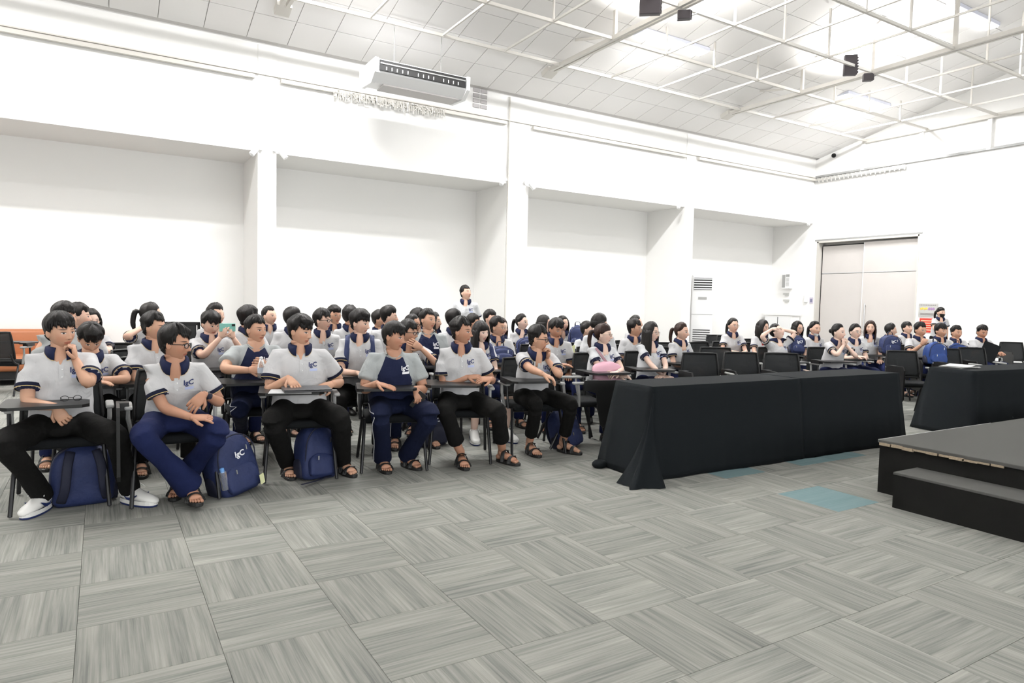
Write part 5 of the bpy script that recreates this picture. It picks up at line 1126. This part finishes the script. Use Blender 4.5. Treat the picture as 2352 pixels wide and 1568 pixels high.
 D(who='standing masked woman', label='woman in black face mask and white polo standing by the posters', px=(2161, 718), Y=7.9, tva=20, hva=46, pitch=0, hair='ponyf', skin=0, g='f', lod=1, seed=62, w=.88, stand=True, mask='full', tro='black', R='mid', L='down'),
]
ONLY = None
# ------------------------------------------------------------------ build people with their chairs
chair0 = make_chair(); chair_f = make_chair(True); used = [False, False]
def put_chair(loc, rz, label, group, folded=False):
    i = 1 if folded else 0; src = chair_f if folded else chair0
    if not used[i]:
        used[i] = True; src.location = loc; src.rotation_euler = (0, 0, rz); src['label'] = label; src['group'] = group; return src
    return copy_tree(src, loc, rz, label, group)
ALL = PEOPLE if ONLY is None else [p for p in PEOPLE if p['seed'] in ONLY]
for S in ALL:
    t = person(S)
    if not S.get('stand'):
        seatrot = S['tz']
        put_chair((S['root'][0], S['root'][1], 0), seatrot, 'black tablet-arm chair under the '+S['who'], 'occupied tablet-arm chairs', bool(S.get('tab')))
BYSEED = {S['seed']: S for S in ALL}
def head_va(x, y, va): return math.atan2(-y, -x)+R(va)+math.pi/2
EMPTY = [(1603, 824, 5.75, 22, 'empty chair behind the black table, left of three with mesh backs showing', 0), (1697, 817, 5.7, 24, 'empty chair in the middle of the three behind the black table', 0), (1790, 819, 5.45, 24, 'empty chair in front of the stretching girl', 0),
 (1640, 803, 6.5, 20, 'empty chair one row behind the three front mesh backs', 0),
 (2066, 815, 5.3, 30, 'empty chair with hanging tablet in the gap between the two black tables', 1), (2108, 812, 5.9, 30, 'empty chair just right of the one in the gap between the tables', 0), (2168, 809, 5.45, 34, 'empty chair before the blue bag behind the right table', 0), (2226, 808, 5.5, 34, 'empty chair second from the right behind the right table', 0),
 (2318, 804, 6.4, 30, 'lone empty chair at the right edge against the end wall', 0), (1642, 764, 9.6, 30, 'empty chair by the standing air conditioner, left of two', 0), (1666, 766, 9.4, 30, 'empty chair by the standing air conditioner, right of two', 0), (1730, 775, 8.2, 30, 'empty chair just right of the girl with folded hands', 0), (1524, 769, 7.6, 20, 'empty chair between the long-haired girl and the girl with low ponytail', 0), (1600, 768, 7.6, 45, 'empty chair right behind the girl with low ponytail', 0),
 (1325, 760, 8.4, 20, 'empty chair under the white wall holding a navy bag', 0), (270, 779, 8.6, 0, 'empty chair by the white wall near the ponytailed girl', 0)]
if ONLY is None:
    for (px, py, Y, va, lab, fo_) in EMPTY:
        p = atY(px, py, Y); rz = head_va(p[0], p[1], va); f = rotz(rz)@np.array([0, .29, 0])
        put_chair((p[0]-f[0], p[1]-f[1], 0), rz, lab, 'empty tablet-arm chairs', bool(fo_) or Y < 6.6)
    p = atZ(8, 905, 0); put_chair((p[0], p[1], 0), R(160), 'empty chair turned away in front of the orange sofa', 'empty tablet-arm chairs')
    p = atY(1318, 905, 5.45); put_chair((p[0], p[1], 0), R(70), 'empty chair with folded black tablet at the left end of the black table', 'empty tablet-arm chairs', True)

if ONLY is None:
    p = atY(418, 742, 8.6); hc_ = thing('office_chair', 'taller black-framed chair back rising behind the bespectacled front-row boy', 'chair', (p[0], p[1], 0), -.1)
    MB().box((0, -.2, .48), (.5, .48, .08), bev=.03).obj('seat', MCLOTHSEAT, hc_); MB().box((0, .03, p[2]-.22), (.30, .02, .40), bev=.008).obj('backrest', MMESH, hc_)
    fr_ = MB()
    for (x, z, w, h) in ((0, p[2]-.005, .38, .035), (0, p[2]-.44, .38, .035), (-.175, p[2]-.22, .03, .44), (.175, p[2]-.22, .03, .44)): fr_.box((x, .03, z), (w, .035, h))
    fr_.obj('back_frame', MBK, hc_); MB().tube([(0, .06, .5), (0, .06, p[2]-.4)], .025, 8).obj('back_upright', MBM, hc_)
    MB().tube([(0, -.2, .08), (0, -.2, .46)], .03, 8).obj('pedestal', MBM, hc_)
    for q in range(4): MB().tube([(0, -.2, .1), (.28*math.cos(q*1.57+.7), -.2+.28*math.sin(q*1.57+.7), .03)], .018, 6).obj('leg', MBM, hc_)
# ------------------------------------------------------------------ bags
def superbox(w, d, h, seg=28, K=14, top=.75, sq=.45, bulge=.06, seed=0):
    V = []; rr = np.random.RandomState(seed); ph = rr.rand(6)*6
    for k in range(K+1):
        u = k/K; s = (1-(abs(u-.0))**6*(1-top*.6))*(1 if u > .04 else .9); s *= 1-.55*max(0, (u-.8)/.2)**2; s *= 1+bulge*math.sin(math.pi*u)
        for i in range(seg):
            a = 2*math.pi*i/seg; c, q = math.cos(a), math.sin(a); x = math.copysign(abs(c)**sq, c)*w/2*s; y = math.copysign(abs(q)**sq, q)*d/2*s
            n_ = 1+.02*math.sin(3*a+5*u+ph[0])+.018*math.sin(5*a-7*u+ph[1]); V.append((x*n_, y*n_+.03*u, .005+u*h+.006*math.sin(2*a+ph[2])*u))
    F = [(k*seg+i, k*seg+(i+1) % seg, (k+1)*seg+(i+1) % seg, (k+1)*seg+i) for k in range(K) for i in range(seg)]+[tuple(range(seg))[::-1], tuple(range(K*seg, K*seg+seg))]
    return V, F
def backpack(label, loc, rz, w=.30, d=.20, h=.42, tilt=(0, 0), seed=0, logo=True, bottle=False, back=False, tagc=False, strapdir=None, m=None):
    t = thing('backpack', label, 'backpack', loc, rz, 'navy school backpacks'); t.rotation_euler = (tilt[0], tilt[1], rz); m = m or MBAG
    MB().add(*superbox(w, d, h, seed=seed)).obj('body', m, t, smooth=True)
    V, F = superbox(w*.78, d*.34, h*.42, seg=20, K=8, seed=seed+1); V = [(x, y-d*.52, z+.03) for x, y, z in V]; MB().add(V, F).obj('front_pocket', m, t, smooth=True)
    zp = MB(); zp.tube(crom([(-w*.47, -d*.35, h*.35), (-w*.45, -d*.42, h*.72), (-w*.2, -d*.38, h*.93), (w*.2, -d*.38, h*.93), (w*.45, -d*.42, h*.72), (w*.47, -d*.35, h*.35)], 4), .005, 5); zp.obj('zipper', MBAGD, t)
    MB().box((w*.2, -d*.56, h*.72), (.008, .008, .035)).box((-w*.22, -d*.72, h*.42), (.008, .008, .03)).obj('zip_pull', MSILV, t)
    MB().tube(crom([(-.04, .02, h*.98), (-.03, .03, h+.05), (.03, .03, h+.05), (.04, .02, h*.98)], 4), [[.010, .004]]*13, 6).obj('handle', MBAGD, t)
    for s in (-1, 1):
        MB().tube(crom([(s*w*.2, d*.45, h*.92), (s*w*.26, d*.72, h*.7), (s*w*.30, d*.74, h*.35), (s*w*.36, d*.5, h*.1)], 4), [[.028, .008]]*13, 8, up=(0, 1, 0)).obj('shoulder_strap', MBAGD, t, smooth=True)
        V, F = superbox(.05, d*.55, h*.36, seg=14, K=5, seed=seed+3); V = [(x+s*w*.49, y, z+.01) for x, y, z in V]; MB().add(V, F).obj('side_pocket', MBAGD, t, smooth=True)
    if strapdir is not None: MB().tube(crom([(w*.3, -d*.4, .02), (w*.3+strapdir[0]*.5, -d*.5+strapdir[1]*.5, .008), (w*.3+strapdir[0], -d*.5+strapdir[1], .006)], 5), [[.014, .0035]]*11, 6, up=(0, 0, 1)).obj('loose_strap', MBAGD, t)
    if logo:
        V = [(p[0]*.075+.0, -d*.5-.014-(.02 if False else 0)-.0, h*.62+p[1]*.075) for p in TXV]; V = [(x, -d*.535-.012, z) for x, y, z in V]
        MB().add(V, TXF).obj('printed_logo', MLOGW, t)
    if tagc: MB().box((w*.33, -d*.80, h*.16), (.045, .005, .07), rz=.3).obj('paper_tag', MYELP, t)
    if bottle:
        b = MB().tube([(-w*.42, -d*.42, h*.18), (-w*.42, -d*.42, h*.46)], .026, 10).obj('bottle_body', MBOT, t); MB().tube([(-w*.42, -d*.42, h*.47), (-w*.42, -d*.42, h*.52)], .015, 10).obj('bottle_cap', mat('blue_cap', (.15, .35, .7), .4), t)
    return t
MBAGB = mat('bright_blue_bag_fabric', (.012, .045, .20), .65, bump=(14, .5, .02), var=.2); MYELP = mat('pale_green_paper', (.70, .72, .42), .7)
def g0(px, py): p = atZ(px, py, 0); return (p[0], p[1], 0)
def atmid(px, py, Y, dz=0): p = atY(px, py, Y); return (p[0], p[1], p[2]+dz)
if ONLY is None:
    q = g0(190, 1160); backpack('navy backpack standing upright between the sneakered boy\'s feet', (q[0]-.0, q[1]+.08, 0), R(185), .36, .22, .40, seed=1, logo=False, strapdir=(-.32, -.02))
    q = g0(545, 1132); backpack('navy backpack with a side bottle, leaning beside the crossed-ankle boy', (q[0], q[1]+.05, 0), R(28), .32, .22, .45, tilt=(R(-4), R(-10)), seed=2, bottle=True, tagc=True, strapdir=(-.30, .1))
    q = g0(730, 1100); backpack('navy backpack on the floor between the heavy boy\'s sandals', (q[0], q[1]+.06, 0), R(14), .28, .20, .42, tilt=(R(-3), R(3)), seed=3, strapdir=(-.32, -.12), logo=False)
    q = g0(992, 1024); backpack('dark navy backpack with small print under the chairs behind the raglan boy', (q[0], q[1]+.05, 0), R(8), .32, .2, .40, seed=4, m=MBAGD)
    q = g0(1322, 1030); backpack('navy backpack lying under the chair near the table\'s left end', (q[0]-.02, q[1]+.1, 0), R(20), .30, .2, .40, tilt=(R(-5), R(-12)), seed=5, logo=False)
    for (px, py, Y, rz, w, h, lab, lg) in ((1150, 832, 6.6, 18, .28, .18, 'blue bag on the lap of the thin-rimmed boy', 0), (1210, 815, 7.85, 10, .28, .24, 'navy bag on the lap of the ponytailed girl near the wall', 1), (1326, 800, 8.1, 10, .26, .34, 'navy bag standing on an empty chair by the wall', 0),
        (1830, 812, 6.75, 20, .22, .28, 'navy bag hugged by the girl in glasses', 1), (2044, 812, 6.2, 30, .30, .30, 'navy backpack in front of the student turned away', 1), (2148, 836, 5.5, 40, .32, .34, 'blue backpack leftmost of the bright blue pair at the right', 0), (2196, 836, 5.7, 34, .40, .34, 'bright blue backpack on the lap of the boy at the right', 1)):
        backpack(lab, atmid(px, py, Y), head_va(*atmid(px, py, Y)[:2], rz), w, .16, h, seed=int(px), logo=bool(lg), m=MBAGB if px > 2100 else None)
    # pink shoulder bag
    S = BYSEED[43]; pj = S['proj']
    pb_ = thing('shoulder_bag', 'pale pink soft shoulder bag resting across the brown-haired girl', 'bag', tuple(S['root'])); pb_.rotation_euler = (0, 0, S['tz'])
    V, F = superbox(.34, .10, .20, seed=7, sq=.6); V = [(x-.02, y-.20, z+.60) for x, y, z in V]; MB().add(V, F).obj('body', MPINK, pb_, smooth=True)
    MB().tube(crom([pj(-.10, .50, .01), pj(-.05, .40, .012), pj(.03, .28, .012), pj(.07, .20, .03)], 5), [[.014, .003]]*16, 6, up=(0, -1, 0)).obj('strap', mat('mauve_strap', (.38, .22, .25), .6), pb_)
    V = [tuple(pj(.06, .24, .03)+np.array(d)) for d in ((-.05, 0, -.02), (.03, 0, .05), (.045, 0, .03), (-.03, 0, -.05))]; MB().add(V+[(x, y-.012, z) for x, y, z in V], [(0, 1, 2, 3), (7, 6, 5, 4), (0, 4, 5, 1), (1, 5, 6, 2), (2, 6, 7, 3), (3, 7, 4, 0)]).obj('buckle_tab', mat('pale_tab', (.7, .6, .62), .5), pb_)
    # held and resting things
    S = BYSEED[3]; Z0 = .712; w_ = W2(S, (.03, -.37, Z0))
    lt = thing('laptop', 'closed dark grey laptop held by the heavy boy', 'laptop', tuple(w_), S['tz']+R(4)); MB().box((.0, .0, .012), (.34, .22, .016), bev=.005).obj('base', MTABG, lt) if False else None
    MLAP = mat('dark_grey_laptop', (.045, .045, .05), .4); MB().box((0, 0, .010), (.34, .23, .014), bev=.005).obj('base', MLAP, lt); MB().box((0, 0, .022), (.34, .23, .008), bev=.003).obj('lid', MLAP, lt)
    pk = thing('notebook', 'pale notebook under the heavy boy\'s laptop', 'notebook', tuple(W2(S, (-.08, -.36, .708))), S['tz']-R(6)); MB().box((0, 0, .0035), (.30, .22, .005)).obj('pages', MWHT, pk); MB().box((0, 0, .0012), (.305, .225, .002)).obj('cover', MGY, pk)
    S = BYSEED[4]; sd, SHd, E_, Wt, hd, nv = S['arms'][1]; c_ = W2(S, Wt+hd*.10-nv/np.linalg.norm(nv)*.022); ph = thing('phone', 'black phone held by the boy with palm on his tablet', 'phone', tuple(c_)); MB().box((0, 0, 0), (.012, .075, .15), bev=.004).obj('case', MBK, ph); ph.rotation_euler = (R(35), 0, R(55))
    MB().box((-.0066, 0, 0), (.001, .066, .135)).obj('screen', MTAB, ph)
    S = BYSEED[9]; sd, SHd, E_, Wt, hd, nv = S['arms'][0]; c_ = W2(S, Wt+np.array([.09, -.03, -.06])); bo = thing('water_bottle', 'small clear water bottle in the second-row raglan boy\'s hand', 'bottle', tuple(c_))
    MB().tube([(0, 0, 0), (0, 0, .02), (0, 0, .10), (0, 0, .125), (0, 0, .15)], [.028, .031, .031, .022, .014], 14).obj('bottle_body', MBOT, bo, smooth=True); MB().tube([(0, 0, .152), (0, 0, .168)], .015, 12).obj('cap', MPL, bo); MB().tube([(0, 0, .04), (0, 0, .085)], .0315, 14, cap=False).obj('label_band', mat('bottle_label', (.5, .55, .62), .5), bo)
    S = BYSEED[18]; c_ = W2(S, (S['arms'][0][3]+S['arms'][1][3])/2+S['arms'][0][4]*.0+np.array([0, -.02, .10])); ph = thing('phone', 'mint-green phone held sideways in front of a boy\'s face', 'phone', tuple(c_), S['tz']+R(8)); MB().box((0, 0, 0), (.155, .012, .078), bev=.005).obj('case', MTEAL, ph); MB().box((.055, -.008, .022), (.03, .006, .02)).obj('camera_bump', MBK, ph)
    # folded eyeglasses on the first tablet
    S = BYSEED[1]; eg = thing('eyeglasses', 'folded black eyeglasses lying on the sneakered boy\'s tablet', 'glasses', tuple(W2(S, (.06, -.30, .715))), S['tz'])
    e = MB()
    for s in (-1, 1): e.tube([(s*.034+.022*math.cos(a), 0, .02+.017*math.sin(a)) for a in np.linspace(0, 2*math.pi, 15)], .002, 5, cap=False)
    e.tube([(-.012, 0, .024), (.012, 0, .024)], .002, 5).obj('rims', MBK, eg); MB().tube([(.056, 0, .028), (.05, .03, .01), (-.06, .04, .003)], .002, 5).tube([(-.056, 0, .028), (-.05, .04, .01), (.06, .05, .003)], .002, 5).obj('temples', MBK, eg)
    # paper, folder, extra small things
    S = BYSEED[38]; pr_ = thing('paper_sheet', 'pale yellow paper held beside the tanned boy', 'paper', atmid(1312, 806, 6.5), .5); V = [(.10*i-.1, .02*(i % 2), .05*j-.05+.02*(i == 2)) for i in range(3) for j in range(3)]
    o = MB().add(V, [(3*i+j, 3*i+j+1, 3*i+j+4, 3*i+j+3) for i in range(2) for j in range(2)]).obj('sheet', mat('yellow_paper', (.74, .76, .42), .7), pr_); md = o.modifiers.new('s', 'SOLIDIFY'); md.thickness = .003
    S = BYSEED[61]; c_ = atmid(2272, 808, 5.62); fo2 = thing('folder', 'large black folder tilted in the last boy\'s hands', 'folder', c_, head_va(c_[0], c_[1], 20)); MB().box((0, 0, 0), (.26, .014, .32), bev=.005).obj('cover', MCLOTHSEAT, fo2); MB().box((0, .009, 0), (.25, .006, .31)).obj('pages', MGY, fo2); fo2.rotation_euler = (R(-10), R(22), fo2.rotation_euler[2])
    MB2 = thing('lanyard_tag', 'small red tag hanging beside the stretching girl', 'tag', atmid(1753, 786, 6.6), 0); MB().box((0, 0, 0), (.05, .012, .09), bev=.004).obj('tag_body', MRED, MB2); MB().tube([(0, 0, .04), (.01, 0, .09)], .003, 5).obj('cord', MBK, MB2)
print('TRIS', sum(len(o.data.loop_triangles) if False else sum(len(p.vertices)-2 for p in o.data.polygons) for o in COL.objects if o.type == 'MESH' and o.data.name[:4] != 'zzzz'), 'OBJ', len(COL.objects))
